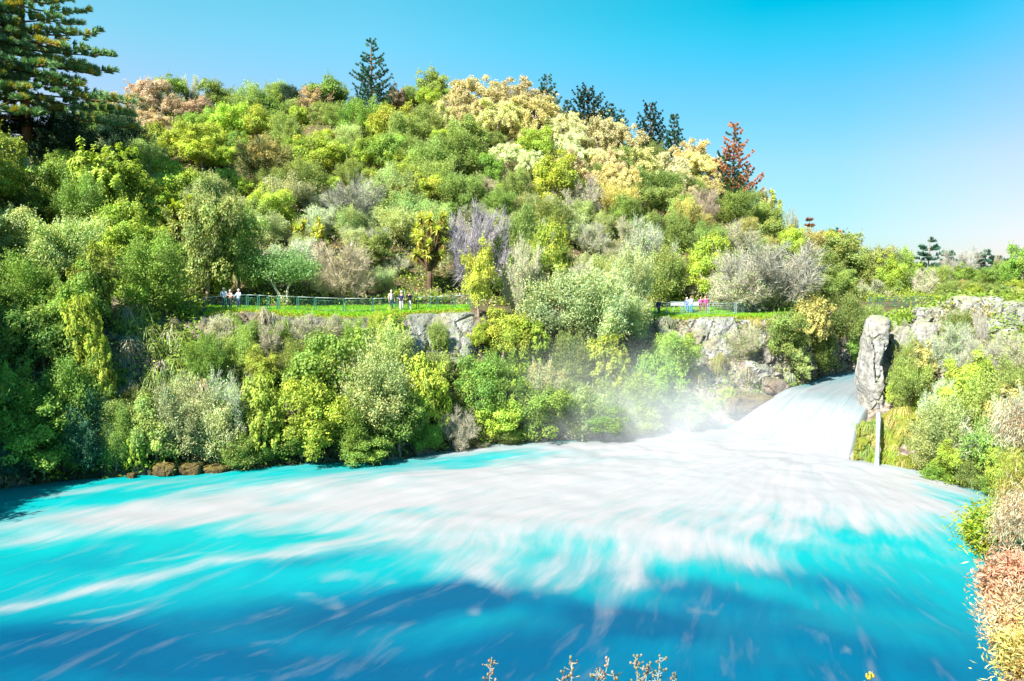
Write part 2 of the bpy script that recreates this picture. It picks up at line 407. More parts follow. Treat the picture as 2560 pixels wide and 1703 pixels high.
def water_surface():
    xs = np.concatenate([np.arange(-130, -46, 2.0), np.arange(-46, 46, .22), np.arange(46, 100, 2.0)]); ys = np.concatenate([np.arange(2, 26, 1.5), np.arange(26, 96, .22)])
    X, Y = np.meshgrid(xs, ys); sh = X.shape; P = np.stack([X.ravel(), Y.ravel(), np.zeros(X.size)], 1)
    px, py = PROJ(P)
    # flow coordinates fan out from the foot of the fall
    dx = P[:, 0] - FALL[0]; dy = P[:, 1] - FALL[1]
    R = np.hypot(dx, dy) + 4; A = np.arctan2(dx, -dy - 3)
    w = fbm(np.stack([P[:, 0] * .05, P[:, 1] * .05, P[:, 0] * 0], 1), 3, 11)
    uv = np.stack([R * .16 + w * .5, A * (6.5 + .13 * R) + w * 1.2, w], 1)
    pxw = px + 14 * fbm(uv * np.array([1.5, 1.2, 1]), 3, 5); pyw = py + 7 * fbm(uv * np.array([1.6, 2.0, 1]), 4, 8)
    foam = bump_field(pxw, pyw, FOAM)
    deep = bump_field(pxw, pyw, DARK) + np.clip((py - 550) / 120, 0, 1) * .85
    near = np.exp(-((dx / 22) ** 2 + (dy / 14) ** 2))
    # boiling swell
    P[:, 2] += fbm(P * np.array([.12, .16, 1]), 3, 2) * .22 + fbm(uv * np.array([2.2, 2.2, 1]), 3, 21) * .05 + near * .25
    P[:, 2] += (fbm(P * .5, 3, 77) * .35 + .35) * near * .8
    me = mesh('river', P, grid_faces(*sh), attr={'foam': np.clip(foam, 0, 2), 'deep': np.clip(deep, 0, 1.5)}, uv=uv, smooth=True)
    return obj('river', me, None, kind='structure')

def water_mat(name, fall=False):
    m, nt = nmat(name); L = nt.links
    fl = nd(nt, 'ShaderNodeAttribute', attribute_name='flow'); fo = nd(nt, 'ShaderNodeAttribute', attribute_name='foam'); de = nd(nt, 'ShaderNodeAttribute', attribute_name='deep')
    g = nd(nt, 'ShaderNodeNewGeometry')
    mp = nd(nt, 'ShaderNodeMapping'); mp.inputs['Scale'].default_value = (1.0, 2.3, 1) if not fall else (.8, 5, 1); L.new(fl.outputs['Vector'], mp.inputs['Vector'])
    n1 = nd(nt, 'ShaderNodeTexNoise'); n1.inputs['Scale'].default_value = 1.0; n1.inputs['Detail'].default_value = 9; n1.inputs['Roughness'].default_value = .62; n1.inputs['Distortion'].default_value = .25; L.new(mp.outputs[0], n1.inputs['Vector'])
    mp2 = nd(nt, 'ShaderNodeMapping'); mp2.inputs['Scale'].default_value = (1.7, 4.6, 1); L.new(fl.outputs['Vector'], mp2.inputs['Vector'])
    n2 = nd(nt, 'ShaderNodeTexNoise'); n2.inputs['Scale'].default_value = 1.2; n2.inputs['Detail'].default_value = 7; n2.inputs['Roughness'].default_value = .6; n2.inputs['Distortion'].default_value = .2; L.new(mp2.outputs[0], n2.inputs['Vector'])
    a = math_(nt, 'MULTIPLY', math_(nt, 'SUBTRACT', n1.outputs[0], .5), 1.7)
    b = math_(nt, 'MULTIPLY', math_(nt, 'SUBTRACT', n2.outputs[0], .5), .5)
    e = math_(nt, 'ADD', math_(nt, 'MULTIPLY', fo.outputs['Fac'], .9), math_(nt, 'ADD', a, b))
    k = math_(nt, 'MULTIPLY', math_(nt, 'SUBTRACT', e, .08), .72, True)
    fine = ramp(nt, k, [(0, 0), (.3, .22), (.7, .8), (1, 1)])
    # body colour of the water: glacial turquoise to blue
    dd = math_(nt, 'ADD', de.outputs['Fac'], math_(nt, 'ADD', math_(nt, 'MULTIPLY', a, .28), math_(nt, 'MULTIPLY', b, .16)), True)
    body = ramp(nt, dd, [(0, (.001, .235, .245)), (.4, (.001, .165, .205)), (.75, (.0, .088, .155)), (1, (.0, .056, .122))])
    foamc = mix(nt, ramp(nt, n1.outputs[0], [(.3, 0), (.7, 1)]), *(((.222, .243, .253), (.285, .272, .286)) if not fall else ((.165, .205, .225), (.245, .252, .26))))
    c = mix(nt, fine, body, foamc)
    p = nd(nt, 'ShaderNodeBsdfPrincipled'); L.new(c, p.inputs['Base Color']); p.inputs['Roughness'].default_value = .45; p.inputs['Specular IOR Level'].default_value = .1
    bm = nd(nt, 'ShaderNodeBump'); bm.inputs['Strength'].default_value = .14; bm.inputs['Distance'].default_value = .25
    L.new(math_(nt, 'ADD', n1.outputs[0], math_(nt, 'MULTIPLY', n2.outputs[0], .3)), bm.inputs['Height']); L.new(bm.outputs[0], p.inputs['Normal'])
    o = nd(nt, 'ShaderNodeOutputMaterial'); L.new(p.outputs[0], o.inputs[0]); return m
M_water = water_mat('river_water'); M_fall = water_mat('falling_water', True)
river = water_surface(); river.data.materials.append(M_water)

def catmull(A, t):
    A = np.asarray(A, float); n = len(A); i = np.clip(np.floor(t).astype(int), 0, n - 2); u = (t - i)[:, None]
    g = lambda k: A[np.clip(k, 0, n - 1)]
    p0, p1, p2, p3 = g(i - 1), g(i), g(i + 1), g(i + 2)
    return .5 * (2 * p1 + (p2 - p0) * u + (2 * p0 - 5 * p1 + 4 * p2 - p3) * u ** 2 + (3 * p1 - p0 - 3 * p2 + p3) * u ** 3)

def waterfall():
    Ls = [PT(865, 373, 101), PT(828, 377, 96.5), PT(803, 384, 91), PT(783, 390, 86.5), PT(768, 400, 85), PT(745, 416, 83), PT(720, 431, 81), PT(690, 441, 79)]
    Rs = [PT(960, 372, 103), PT(915, 374, 99), PT(892, 380, 90), PT(876, 396, 77), PT(868, 413, 70.5), PT(858, 428, 68.5), PT(853, 450, 67), PT(850, 478, 65)]
    for k in (0, 1): Ls[k][2] = 3.75; Rs[k][2] = 3.75
    nv, nu = 220, 150
    v = np.linspace(0, 7, nv); Lc = catmull(Ls, v); Rc = catmull(Rs, v)
    u = np.linspace(0, 1, nu)
    P = (Lc[:, None] * (1 - u)[None, :, None] + Rc[:, None] * u[None, :, None])
    V, U = np.meshgrid(v, u, indexing='ij')
    # the sheet bulges over hidden steps of rock
    P[..., 2] += .95 * np.exp(-((V - 4.4) / 1.0) ** 2) * np.sin(pi * U) ** .7 + .35 * np.exp(-((V - 3.2 - U * .4) / .5) ** 2) * (np.sin(U * 9) * .5 + .5) * np.sin(pi * U)
    P[..., 1] -= .6 * np.exp(-((V - 5.0) / .8) ** 2) * np.sin(pi * U)
    rid = fbm(np.stack([V.ravel() * .35, U.ravel() * 12, U.ravel() * 0], 1), 3, 44).reshape(V.shape)
    P[..., 2] += rid * .16
    P[..., 1] -= rid * .2 * np.clip(V - 3, 0, 1)
    # edges roll down so the sheet has thickness
    edge = np.clip((np.abs(U - .5) - .47) / .03, 0, 1)
    P[..., 2] -= edge ** 2 * .7
    foam = np.clip((V - .6) / 2.0, 0, 1) * 1.2 + .45 + .5 * np.clip(V - 4.6, 0, 1)
    foam -= .75 * np.exp(-((U - .06) / .10) ** 2 - ((V - 2.3) / .9) ** 2) + .3 * np.exp(-((U - .6) / .25) ** 2 - ((V - 3.7) / .5) ** 2)
    foam += .6 * np.exp(-((U - .03) / .04) ** 2) * (V > 2.9)
    uv = np.stack([V.ravel() * .9, U.ravel() * 9, U.ravel() * 0], 1)
    me = mesh('waterfall', P.reshape(-1, 3), grid_faces(nv, nu), attr={'foam': np.clip(foam.ravel(), 0, 2), 'deep': (.35 * np.clip(3 - V, 0, 1)).ravel()}, uv=uv, smooth=True)
    obj('water', me, M_fall, kind='structure')
waterfall()

def side_fall():
    # thin ribbon fall beside the main one, dropping over the mossy wall
    t = np.linspace(0, 1, 40); A = []
    z0 = PT(878, 414, 67.4)[2]
    for k in t:
        z = z0 * (1 - k) + .05 * k
        A.append((PT(878, 440, 68.9 - 4.9 * (k + .01) ** .6)[0], 68.9 - 4.9 * (k + .01) ** .6, z))
    mb = MB(); A = np.array(A); w = .17 + .03 * np.sin(t * 9) + .6 * np.clip(t - .88, 0, 1) * 4
    V = []; n = 9
    for i, p in enumerate(A):
        for j in range(n):
            s = (j / (n - 1) - .5) * 2
            V.append((p[0] + s * w[i], p[1] - .28 * (1 - s * s) + .1 * random.random(), p[2] + .08 * random.random()))
    V = np.array(V); uv = np.stack([np.repeat(t, n) * 2, np.tile(np.linspace(0, 2, n), 40), np.zeros(40 * n)], 1)
    me = mesh('ribbon_waterfall', V, grid_faces(40, n), attr={'foam': np.full(len(V), 1.6), 'deep': np.full(len(V), .3)}, uv=uv, smooth=True)
    obj('ribbon_of_water', me, M_fall, kind='structure')
side_fall()

# ------------------------------------------------------------------ cliffs and rocks
def blocky(P, N, amp, s, seed=0, aniso=(1, 1, .55)):
    Q = P * np.array(aniso) / s
    f1, f2, cid = worley(Q + .3 * fbm(Q, 2, seed)[:, None], seed)
    g1, g2, gid = worley(Q * np.array([2.7, 2.7, 1.2]), seed + 50)
    crack = np.clip((f2 - f1) / .12, 0, 1)
    return P + N * ((cid - .5) * amp + (gid - .5) * amp * .22 - (1 - crack) * amp * .3 + fbm(P * 1.3, 4, seed) * amp * .25)[:, None]

def cliff(px0, px1, r0, r1, out, mat, amp=1.0, s=2.4, seed=1, A=True, name='cliff'):
    pxs = np.arange(px0, px1 + .1, 1.6); rs = np.linspace(r0, r1, 60)
    px, r = np.meshgrid(pxs, rs); sh = px.shape
    P = ground_pt(px.ravel(), r.ravel(), A)
    e = np.minimum(np.clip((px.ravel() - px0) / 8, 0, 1), np.clip((px1 - px.ravel()) / 8, 0, 1)) * np.minimum(np.clip((r.ravel() - r0) / ((r1 - r0) * .1), 0, 1), np.clip((r1 - r.ravel()) / ((r1 - r0) * .08), 0, 1))
    N = unit(np.array([[-.15, -1, .25]]))
    Q = blocky(P + N * out, np.repeat(N, len(P), 0), amp, s, seed)
    P = P * (1 - e[:, None]) + Q * e[:, None] - N * (1 - e[:, None]) * .6
    return obj(name, mesh(name, P, grid_faces(*sh), smooth=False), mat, kind='structure')
cliff(200, 400, 2.9, 4.02, .35, M_gorge, 1.1, 2.4, 3)
cliff(396, 480, 2.9, 4.02, .55, M_cliff, .9, 3.4, 30)
cliff(560, 650, 2.7, 4.0, .3, M_gorge, 1.0, 2.0, 4)
cliff(640, 795, 2.3, 4.08, .6, M_cliff, 1.5, 4.6, 5)
cliff(745, 880, 1.0, 3.6, .4, M_gorge, 1.3, 2.2, 6)
cliff(868, 1040, 3.6, 5.05, .4, M_cliff, 1.5, 2.6, 8, False)
cliff(-40, 34, 5.75, 6.95, .5, M_cliff, 1.2, 3.4, 9)
cliff(848, 925, .8, 3.2, .25, M_moss, .9, 1.4, 10, False)
cliff(-60, 560, .7, 1.5, .15, M_dark, .7, 1.5, 11)
cliff(915, 1060, .7, 1.5, .15, M_dark, .7, 1.5, 12, False)

def ico(n=4):
    import bmesh
    bm = bmesh.new(); bmesh.ops.create_icosphere(bm, subdivisions=n, radius=1)
    V = np.array([v.co[:] for v in bm.verts]); T = np.array([[v.index for v in f.verts] for f in bm.faces]); bm.free(); return V, T
ICO5, ICO3 = ico(5), ico(3)
def rock(px, ytop, ybot, wpx, d, label, mat=None, seed=0, lean=0.0, depth=.7, boxy=.6, amp=.22, group=None, name='rock'):
    V, T = ICO5
    V = np.sign(V) * np.abs(V) ** boxy; V = V / np.maximum(1, np.abs(V).max())
    c = (PT(px, ytop, d) + PT(px, ybot, d)) / 2; hz = abs(PT(px, ytop, d)[2] - PT(px, ybot, d)[2]) / 2; hx = wpx / 2 * d / F
    P = V * np.array([hx, hx * depth, hz]); N = unit(V * 1.0)
    P = blocky(P + seed * 7.3, N, amp * min(hx, hz) * 1.6, min(hx, hz) * 1.1, seed, (1, 1, .7)) - seed * 7.3
    P[:, 0] += lean * P[:, 2] * hx / hz
    base = c - np.array([0, 0, hz])
    P[:, 2] += hz
    o = obj(name, mesh(name, P, T), mat or M_cliff, label=label, category='rock')
    o.location = base + np.array([0, hx * depth * .3, 0])
    if group: o['group'] = group
    return o
rock(3, 141, 184, 30, 86, 'layered pale rock corner under the huge pine', seed=31, boxy=.45, amp=.34, mat=M_cliff)
rock(20, 156, 180, 16, 87, 'whitish broken rock next to the layered rock corner', seed=32, boxy=.6, amp=.16, mat=M_pale)
def standing_rock():
    S = [(316, 881, 891), (320, 877, 895), (330, 873, 895), (338, 871, 893), (346, 871, 890), (353, 872, 887), (362, 870, 885), (371, 868, 884), (384, 867, 885), (394, 869, 885), (404, 870, 886), (410, 871, 886), (415, 874, 884)]
    d = 71; base = PT(880, 414, d); n = 64; A = np.array(S, float); t = np.linspace(0, len(S) - 1, 110); B = catmull(A, t)
    V = []
    for i, (y, a, b) in enumerate(B):
        l = PT(a, y, d); r = PT(b, y, d); c = (l + r) / 2; hx = (r[0] - l[0]) / 2; th = np.linspace(0, 2 * pi, n, endpoint=False)
        k = .75; e = math.sin(pi * min(1, (i + 2) / 14) / 2)
        V.append(np.stack([c[0] + hx * np.sign(np.cos(th)) * np.abs(np.cos(th)) ** k, c[1] + 1.6 + (1.9 * e) * np.sign(np.sin(th)) * np.abs(np.sin(th)) ** k, np.full(n, c[2])], 1))
    V = np.array(V); N = unit(V - V.mean(1, keepdims=True)).reshape(-1, 3); P = V.reshape(-1, 3)
    P = P + N * (.26 * fbm(P * np.array([.9, .9, .5]), 4, 3) + .14 * fbm(P * 2.2, 4, 6))[:, None]
    f1, f2, cid = worley(P * np.array([.5, .5, .22]) + 3, 4)
    P = P + N * ((cid - .5) * .45 - .2 * np.clip(1 - (f2 - f1) / .06, 0, 1))[:, None]
    i = np.arange(109)[:, None] * n; j = np.arange(n)[None]; Q = np.stack([i + j, i + (j + 1) % n, i + n + (j + 1) % n, i + n + j], -1).reshape(-1, 4)
    top = len(P); P = np.vstack([P, P[:n].mean(0), P[-n:].mean(0)]); T = [(top, (q + 1) % n, q) for q in range(n)] + [(top + 1, 109 * n + q, 109 * n + (q + 1) % n) for q in range(n)]
    o = obj('standing_rock', mesh('standing_rock', P - base, [Q, np.array(T)]), M_pale, label='tall pale standing rock, undercut at its foot, beside the lip of the waterfall', category='rock'); o.location = base
standing_rock()
rock(907, 330, 356, 11, 74, 'slim upright grey rock among bushes next to the tall standing rock', seed=3, mat=M_pale)
rock(903, 326, 374, 20, 73.6, 'rough grey rock shoulder joining the tall standing rock to the bank', seed=41, boxy=.5, amp=.22, mat=M_pale)
rock(926, 322, 356, 24, 75, 'rounded grey rock split by a crack above the bushes of the bank', seed=4, amp=.16, mat=M_pale)
rock(938, 322, 350, 14, 75.5, 'pointed pale rock leaning on the cracked grey rock', seed=5, lean=.2, mat=M_pale)
rock(929, 308, 334, 26, 78, 'flat topped pale block above the cracked grey rock', seed=6, boxy=.4, mat=M_pale)
rock(946, 302, 326, 13, 80, 'small square pale rock sticking out above the bank shrubs', seed=7, boxy=.4)
rock(979, 299, 345, 50, 78, 'broad weathered pale cliff block with flat top on the far bank', seed=8, boxy=.4, amp=.2, mat=M_pale)
rock(1010, 303, 350, 34, 76, 'pitted grey cliff block behind the bare pale sapling', seed=9, boxy=.45, amp=.22, mat=M_pale)
rock(1030, 306, 350, 34, 74, 'pale cliff block at the outer end of the rock wall', seed=10, boxy=.45, mat=M_pale)
rock(467, 438, 453, 30, 73.4, 'brown block of rock at the waterline below dead brown branches', mat=M_ledge, seed=13, boxy=.4, depth=.9)
rock(165, 463, 477, 26, 63.6, 'low ochre rock at the waterline with a short stump beside it', mat=M_ledge, seed=14, depth=1)
rock(190, 462, 477, 24, 64.0, 'low ochre rock by the water, smaller of the pair', mat=M_ledge, seed=15, depth=1)
rock(215, 464, 476, 30, 64.6, 'dark ochre ledge lying flat at the water edge', mat=M_ledge, seed=16, depth=1)
rock(131, 473, 480, 9, 62.4, 'small reddish stone standing alone in the shallows', mat=M_ledge, seed=17, depth=1)
rock(505, 437, 449, 40, 75.0, 'dark low rock ledge half hidden by shrubs at the foam edge', mat=M_ledge, seed=18, boxy=.5)
rock(752, 396, 414, 50, 84.3, 'layered brown rock shelf at the edge of the falling water', mat=M_ledge, seed=19, boxy=.45, depth=.5)
rock(776, 378, 396, 26, 86.6, 'dark wet boulder at the upper lip of the waterfall', mat=M_gorge, seed=20)

# ------------------------------------------------------------------ plant prototypes (nominal 6 m wide, 6 m tall unless said)
def limb_path(a, b, n=5, wob=.12):
    a = np.asarray(a, float); b = np.asarray(b, float); t = np.linspace(0, 1, n)[:, None]
    P = a + (b - a) * t; P[1:-1] += rng.normal(0, wob, (n - 2, 3)) * np.linalg.norm(b - a) * .3
    return P

def trunk_mesh(h, r, tips, lean=(0, 0)):
    mb = MB(); fork = np.array([lean[0], lean[1], h * .38])
    C = (.9, .85, .8)
    mb.tube(limb_path((0, 0, -.6), fork), np.linspace(r, r * .72, 5), 7, C)
    for t in tips: mb.tube(limb_path(fork - (0, 0, .1), t, 6), np.linspace(r * .55, r * .12, 6), 5, C)
    return mb

def crown_lobes(n, rx, rz, cz, jit=.12, low=-.75, q=None):
    """lobe centres over an uneven crown"""
    D = rdir(n * 4); D = D[D[:, 2] > low]; D = D[:n]
    k = .78 + .42 * fbm(D * 1.5 + rng.uniform(0, 50, 3), 3, 1) + rng.normal(0, jit, len(D))
    k = np.where(rng.random(len(D)) < .22, k * .6, k)
    P = D * np.array([rx * rng.uniform(.85, 1.1), rx, rz]) * k[:, None]
    P[:, :2] += np.array([rng.normal(0, .16), rng.normal(0, .16)]) * P[:, 2:3]          # crowns lean and bulge unevenly
    return P + np.array([0, 0, cz]), D

def sprigs(mb, C, n):
    """bare and leafy twigs that break the outline"""
    i = rng.integers(0, len(C), n); ctr = np.array([0, 0, 2.6]); d = unit(C[i] - ctr + rdir(n) * .8); A = C[i] + d * .3
    B = A + unit(d + [0, 0, .5] + rdir(n) * .4) * rng.uniform(.5, 1.25, n)[:, None]
    ribbons(mb, A, B, .016, np.repeat([[1.5, 1.15, 1.8]], n, 0) * rng.uniform(.6, 1.1, (n, 1)))
    k = rng.integers(0, n, n * 7); f = rng.uniform(.3, 1.05, n * 7)[:, None]
    P = A[k] + (B[k] - A[k]) * f + rng.normal(0, .07, (n * 7, 3)); leaves(mb, P, rdir(n * 7) + [0, 0, .4], .1, .05, tints(n * 7, .3))

def proto_broad(seed, nl=66, lobe=.78, per=190, leaf=.105, v=.25):
    """dense broadleaf crown in clumps"""
    mb = MB(); C, D = crown_lobes(nl, 2.75, 2.6, 3.1)
    for c, d in zip(C, D):
        k = lobe * rng.uniform(.65, 1.25); n = int(per * k / lobe)
        dd = rdir(n) + np.array([0, 0, .35]) + d * .35; dd = unit(dd)
        rad = k * np.clip(rng.normal(.88, .16, n), .3, 1.2)[:, None]
        P = c + dd * rad * np.array([1, 1, .72])
        lv = rng.normal(1, .2) * (1 + rng.normal(0, .06) * np.array([1, 0, -1]))
        leaves(mb, P, dd * .6 + rdir(n) * .6 + np.array([0, 0, .4]), rng.uniform(.8, 1.3, n) * leaf, rng.uniform(.5, .75, n) * leaf, tints(n, v) * lv)
    sprigs(mb, C, 150)
    tr = trunk_mesh(6, .2, [c for c in C[::9]])
    return mb.mesh('crown_broad'), tr.mesh('trunk_broad', True)

def proto_rosette(seed, nr=210, leaf=.24):
    """crown of leaf whorls, bright tips"""
    mb = MB(); C, D = crown_lobes(nr, 2.85, 2.75, 3.1, .16)
    for c, d in zip(C, D):
        n = 30; ax = unit(d + np.array([0, 0, .8]) + rng.normal(0, .3, 3)); a = rng.uniform(0, 2 * pi, n); s = rng.uniform(.15, 1, n)
        e1 = unit(np.cross(ax, [.3, .9, .1])); e2 = np.cross(ax, e1)
        out = np.cos(a)[:, None] * e1 + np.sin(a)[:, None] * e2
        dr = unit(out * s[:, None] + ax * (1.1 - s)[:, None])
        P = c + dr * leaf * 1.1 + ax * rng.uniform(-.35, .15, n)[:, None]
        leaves(mb, P, unit(ax + out * .3 + rdir(n) * .25), leaf * rng.uniform(.5, .9, n), leaf * .34, tints(n, .2) * rng.normal(1, .14), up=dr, curl=.4)
    C2, D2 = crown_lobes(46, 2.2, 2.1, 2.9)
    n = 2600; i = rng.integers(0, len(C2), n)
    leaves(mb, C2[i] + rng.normal(0, .35, (n, 3)), rdir(n), .16, .08, tints(n, .3) * .8)
    return mb.mesh('crown_rosette'), trunk_mesh(6, .2, [c for c in C[::24]]).mesh('trunk_rosette', True)

def proto_fine(seed, nl=50, n_each=430, leaf=.10):
    """small-leaved feathery shrub: sprays leaning outward"""
    mb = MB(); C, D = crown_lobes(nl, 2.7, 2.6, 3.0, .1)
    for c, d in zip(C, D):
        k = rng.uniform(.7, 1.25); n = int(n_each * k)
        ax = unit(d * .9 + np.array([0, 0, 1.0])); t = rng.uniform(-1, .9, n)
        P = c + ax * t[:, None] * .75 * k + rng.normal(0, 1, (n, 3)) * (.42 * k * (1 - .55 * np.clip(t, 0, 1)))[:, None]
        leaves(mb, P, rdir(n) + np.array([0, -.1, .3]), leaf * rng.uniform(.7, 1.3, n), leaf * .42, tints(n, .3) * rng.normal(1, .18) * (1 + rng.normal(0, .06) * np.array([1, 0, -1])), up=np.repeat(ax[None], n, 0) + rdir(n) * .6)
    sprigs(mb, C, 220)
    return mb.mesh('crown_fine'), trunk_mesh(6, .14, [c for c in C[::6]]).mesh('trunk_fine', True)

def ribbons(mb, A, B, w, col):
    n = len(A); T = unit(B - A); S = unit(np.cross(T, rdir(n))); w = np.broadcast_to(w, (n,))[:, None]
    V = np.stack([A - S * w, A + S * w, B + S * w * .4, B - S * w * .4], 1)
    mb.add(V.reshape(-1, 3), np.arange(n * 4).reshape(-1, 4), None, np.repeat(col, 4, 0))

def proto_twig(seed, n1=26, w=.015, leafy=0):
    """leafless crown of fine branches"""
    mb = MB(); base = np.array([0, 0, .3]); tips = []
    for k in range(n1):
        a = rng.uniform(0, 2 * pi); e = rng.uniform(.15, 1.2); d = np.array([cos(a) * cos(e), sin(a) * cos(e), sin(e)])
        L = rng.uniform(2.4, 3.2) * (1 + .75 * sin(e) ** 2) * .98
        P = limb_path(base, base + d * L, 7, .14); P[:, 2] += np.linspace(0, 1, 7) ** 2 * .5
        mb.tube(P, np.linspace(.045, .014, 7), 4, np.array([.75, .72, .7]) * rng.uniform(.6, 1.1), cap=False)
        m = 34; t = rng.uniform(.25, 1, m); q = np.stack([np.interp(t, np.linspace(0, 1, 7), P[:, c]) for c in range(3)], 1)
        dd = unit(d * .8 + rdir(m) * .9 + np.array([0, 0, .45])); ln = rng.uniform(.6, 1.3, m)[:, None]
        E = q + dd * ln; ribbons(mb, q, E, w * 1.1, tints(m, .2, .05))
        for rr in range(3):
            s = rng.integers(0, m, 210); f = rng.uniform(.2, 1, 210)[:, None]; st = q[s] + (E[s] - q[s]) * f
            d3 = unit(dd[s] + rdir(210) * .9 + np.array([0, 0, .25])); E3 = st + d3 * rng.uniform(.3, .75, 210)[:, None]
            ribbons(mb, st, E3, w * .75, tints(210, .35, .06)); tips.append(E3)
    T = np.vstack(tips)
    if leafy:
        i = rng.integers(0, len(T), leafy); P = T[i] + rng.normal(0, .12, (leafy, 3))
        leaves(mb, P, rdir(leafy) + np.array([0, 0, .4]), .09 * rng.uniform(.7, 1.3, leafy), .05, tints(leafy, .25) * np.array([.75, 1.1, .45]))
    tr = MB()
    for k in range(3): tr.tube(limb_path((0, 0, -.5), (rng.normal(0, .5), rng.normal(0, .5), 2.0), 5), np.linspace(.13, .05, 5), 6, (.9, .88, .85))
    return mb.mesh('crown_twig'), tr.mesh('trunk_twig', True)

def proto_plume(seed, nl=58):
    """arching plumes of pale blossom over leaves"""
    mb = MB(); C, D = crown_lobes(nl, 2.8, 2.5, 3.0, .14)
    for c, d in zip(C, D):
        o = unit(d * np.array([1, 1, .2]) + rng.normal(0, .2, 3)); n = 230; t = rng.uniform(0, 1, n)
        P = c + o * (t * 1.1)[:, None] + np.array([0, 0, 1.0]) * (.5 * t - 1.0 * t ** 2)[:, None] + rng.normal(0, .2, (n, 3)) * (1.1 - t * .5)[:, None]
        col = tints(n, .16, .06) * rng.normal(1, .08)
        g = rng.random(n) < .22; col[g] *= np.array([.5, .68, .35])
        leaves(mb, P, rdir(n) + np.array([0, 0, .6]),   .105 * rng.uniform(.7, 1.3, n), .06, col, up=np.repeat((o + [0, 0, -.3])[None], n, 0) + rdir(n) * .5)
    return mb.mesh('crown_plume'), trunk_mesh(6, .2, [c for c in C[::9]]).mesh('trunk_plume', True)

def proto_conifer(seed, h=12.0, rad=2.9, whorls=22, sparse=1.0, orange=0.0, red=0.0, upsweep=.35, start=.12, top_pow=1.0, tuft=.36, wind=(0, 0), wild=False, nw=.08):
    mb = MB(); tr = MB()
    tr.tube(limb_path((0, 0, -1), (0, 0, h), 9, .012), np.linspace(.32 * h / 14, .03, 9), 8, (.75, .6, .5))
    for k in range(whorls):
        f = start + (1 - start) * (k + rng.uniform(-.3, .3)) / whorls; f = min(f, .985)
        z = f * h; L0 = rad * (1 - f) ** top_pow * rng.uniform(.85, 1.1) + .25; ups = upsweep
        nb = 6 if f < .7 else 4
        for b in range(nb):
            if rng.random() > sparse: continue
            a = 2 * pi * (b + rng.uniform(-.35, .35)) / nb + k * 1.3; L = L0 * rng.uniform(.6, 1.25)
            if wild: z = f * h + rng.normal(0, .35); upsweep = ups + rng.normal(0, .07)
            d = np.array([cos(a), sin(a), 0]); t = np.linspace(0, 1, 7)
            P = np.array([0, 0, z]) + d * (L * t)[:, None] + np.array([0, 0, 1]) * (L * (upsweep * t ** 2 - .1 * t))[:, None] + np.array([wind[0], wind[1], 0]) * (t ** 2 * L)[:, None]
            tr.tube(P, np.linspace(.05, .015, 7) * h / 12, 4, (.7, .58, .48), cap=False)
            if red > 0 and upsweep > .6: pass
            isr = red > 0 and rng.random() < red; iso = rng.random() < orange
            nt = max(3, int(L / (tuft * (.6 if wild else .6))))
            for q in range(nt):
                s = .25 + .75 * (q + rng.random()) / nt; p = np.array([np.interp(s, t, P[:, c]) for c in range(3)])
                side = np.cross(d, [0, 0, 1]) * rng.normal(0, .30 * L * (1.15 - s) * .7 + .08); p = p + side + np.array([0, 0, rng.uniform(-.05, .12)])
                n = 40; ax = unit(d + side * .4 + np.array([0, 0, .75])); dd = unit(ax * 1.0 + rdir(n) * .7)
                col = tints(n, .22, .08)
                if isr: col = col * np.array([8.0, 1.35, 1.0])
                elif (rng.random() < orange if wild else iso) and s > .45: col = col * np.array([2.3, 1.15, .45])  # sunlit highlights painted as an orange tint on outer tufts
                leaves(mb, p + dd * tuft * .55, np.cross(dd, rdir(n)), tuft * rng.uniform(.45, .8, n), tuft * nw, col, up=dd, curl=.1)
    return mb.mesh('crown_conifer'), tr.mesh('trunk_conifer', True)

def blades(mb, c, n, L, w, droop, col, spread=1.0, elev=(.1, 1.4), segs=4):
    """strap leaves arching out of one point"""
    a = rng.uniform(0, 2 * pi, n); e = rng.uniform(*elev, n); Ls = L * rng.uniform(.7, 1.1, n)
    d = np.stack([np.cos(a) * np.cos(e) * spread, np.sin(a) * np.cos(e) * spread, np.sin(e)], 1); S = unit(np.cross(d, [0, 0, 1.0]) + 1e-5)
    rows = []
    for k in range(segs + 1):
        t = k / segs; p = c + d * (Ls * t)[:, None]; p[:, 2] -= droop * Ls * t ** 2.2
        ww = w * (1 - t ** 2 * .95); rows.append(np.stack([p - S * ww, p + S * ww], 1))
    V = np.stack(rows, 1).reshape(n, -1, 3); m = (segs + 1) * 2
    q = np.array([[2 * k, 2 * k + 1, 2 * k + 3, 2 * k + 2] for k in range(segs)])
    Q = (np.arange(n)[:, None, None] * m + q[None]).reshape(-1, 4)
    mb.add(V.reshape(-1, 3), Q, None, np.repeat(col, m, 0))

def proto_cabbage(heads=24, h=8.2, wx=2.6, seed=0):
    mb = MB(); tr = MB(); fork = np.array([0, 0, h * .3])
    tr.tube(limb_path((0, 0, -.6), fork, 5, .05), np.linspace(.34, .26, 5), 8, (.5, .42, .35))
    for k in range(heads):
        f = (k + .5) / heads; z = h * (.42 + .58 * f); a = k * 2.4 + rng.uniform(-.3, .3); r = wx * (1.0 - .3 * f) * rng.uniform(.35, 1.0)
        p = np.array([cos(a) * r + .35 * wx * (f - .5), sin(a) * r, z + rng.uniform(-.3, .3)])
        tr.tube(limb_path(fork, p, 6, .06), np.linspace(.16, .08, 6), 5, (.5, .42, .35))
        n = 56; col = tints(n, .22, .1) * rng.uniform(.8, 1.2)
        blades(mb, p, n, .88, .10, .18, col, elev=(-.5, 1.5), segs=3)
        n = 22; blades(mb, p - np.array([0, 0, .1]), n, .6, .04, .5, tints(n, .2) * np.array([1.1, .8, .5]) * .6, elev=(-1.3, -.6), segs=3)
    return mb.mesh('crown_cabbage'), tr.mesh('trunk_cabbage', True)

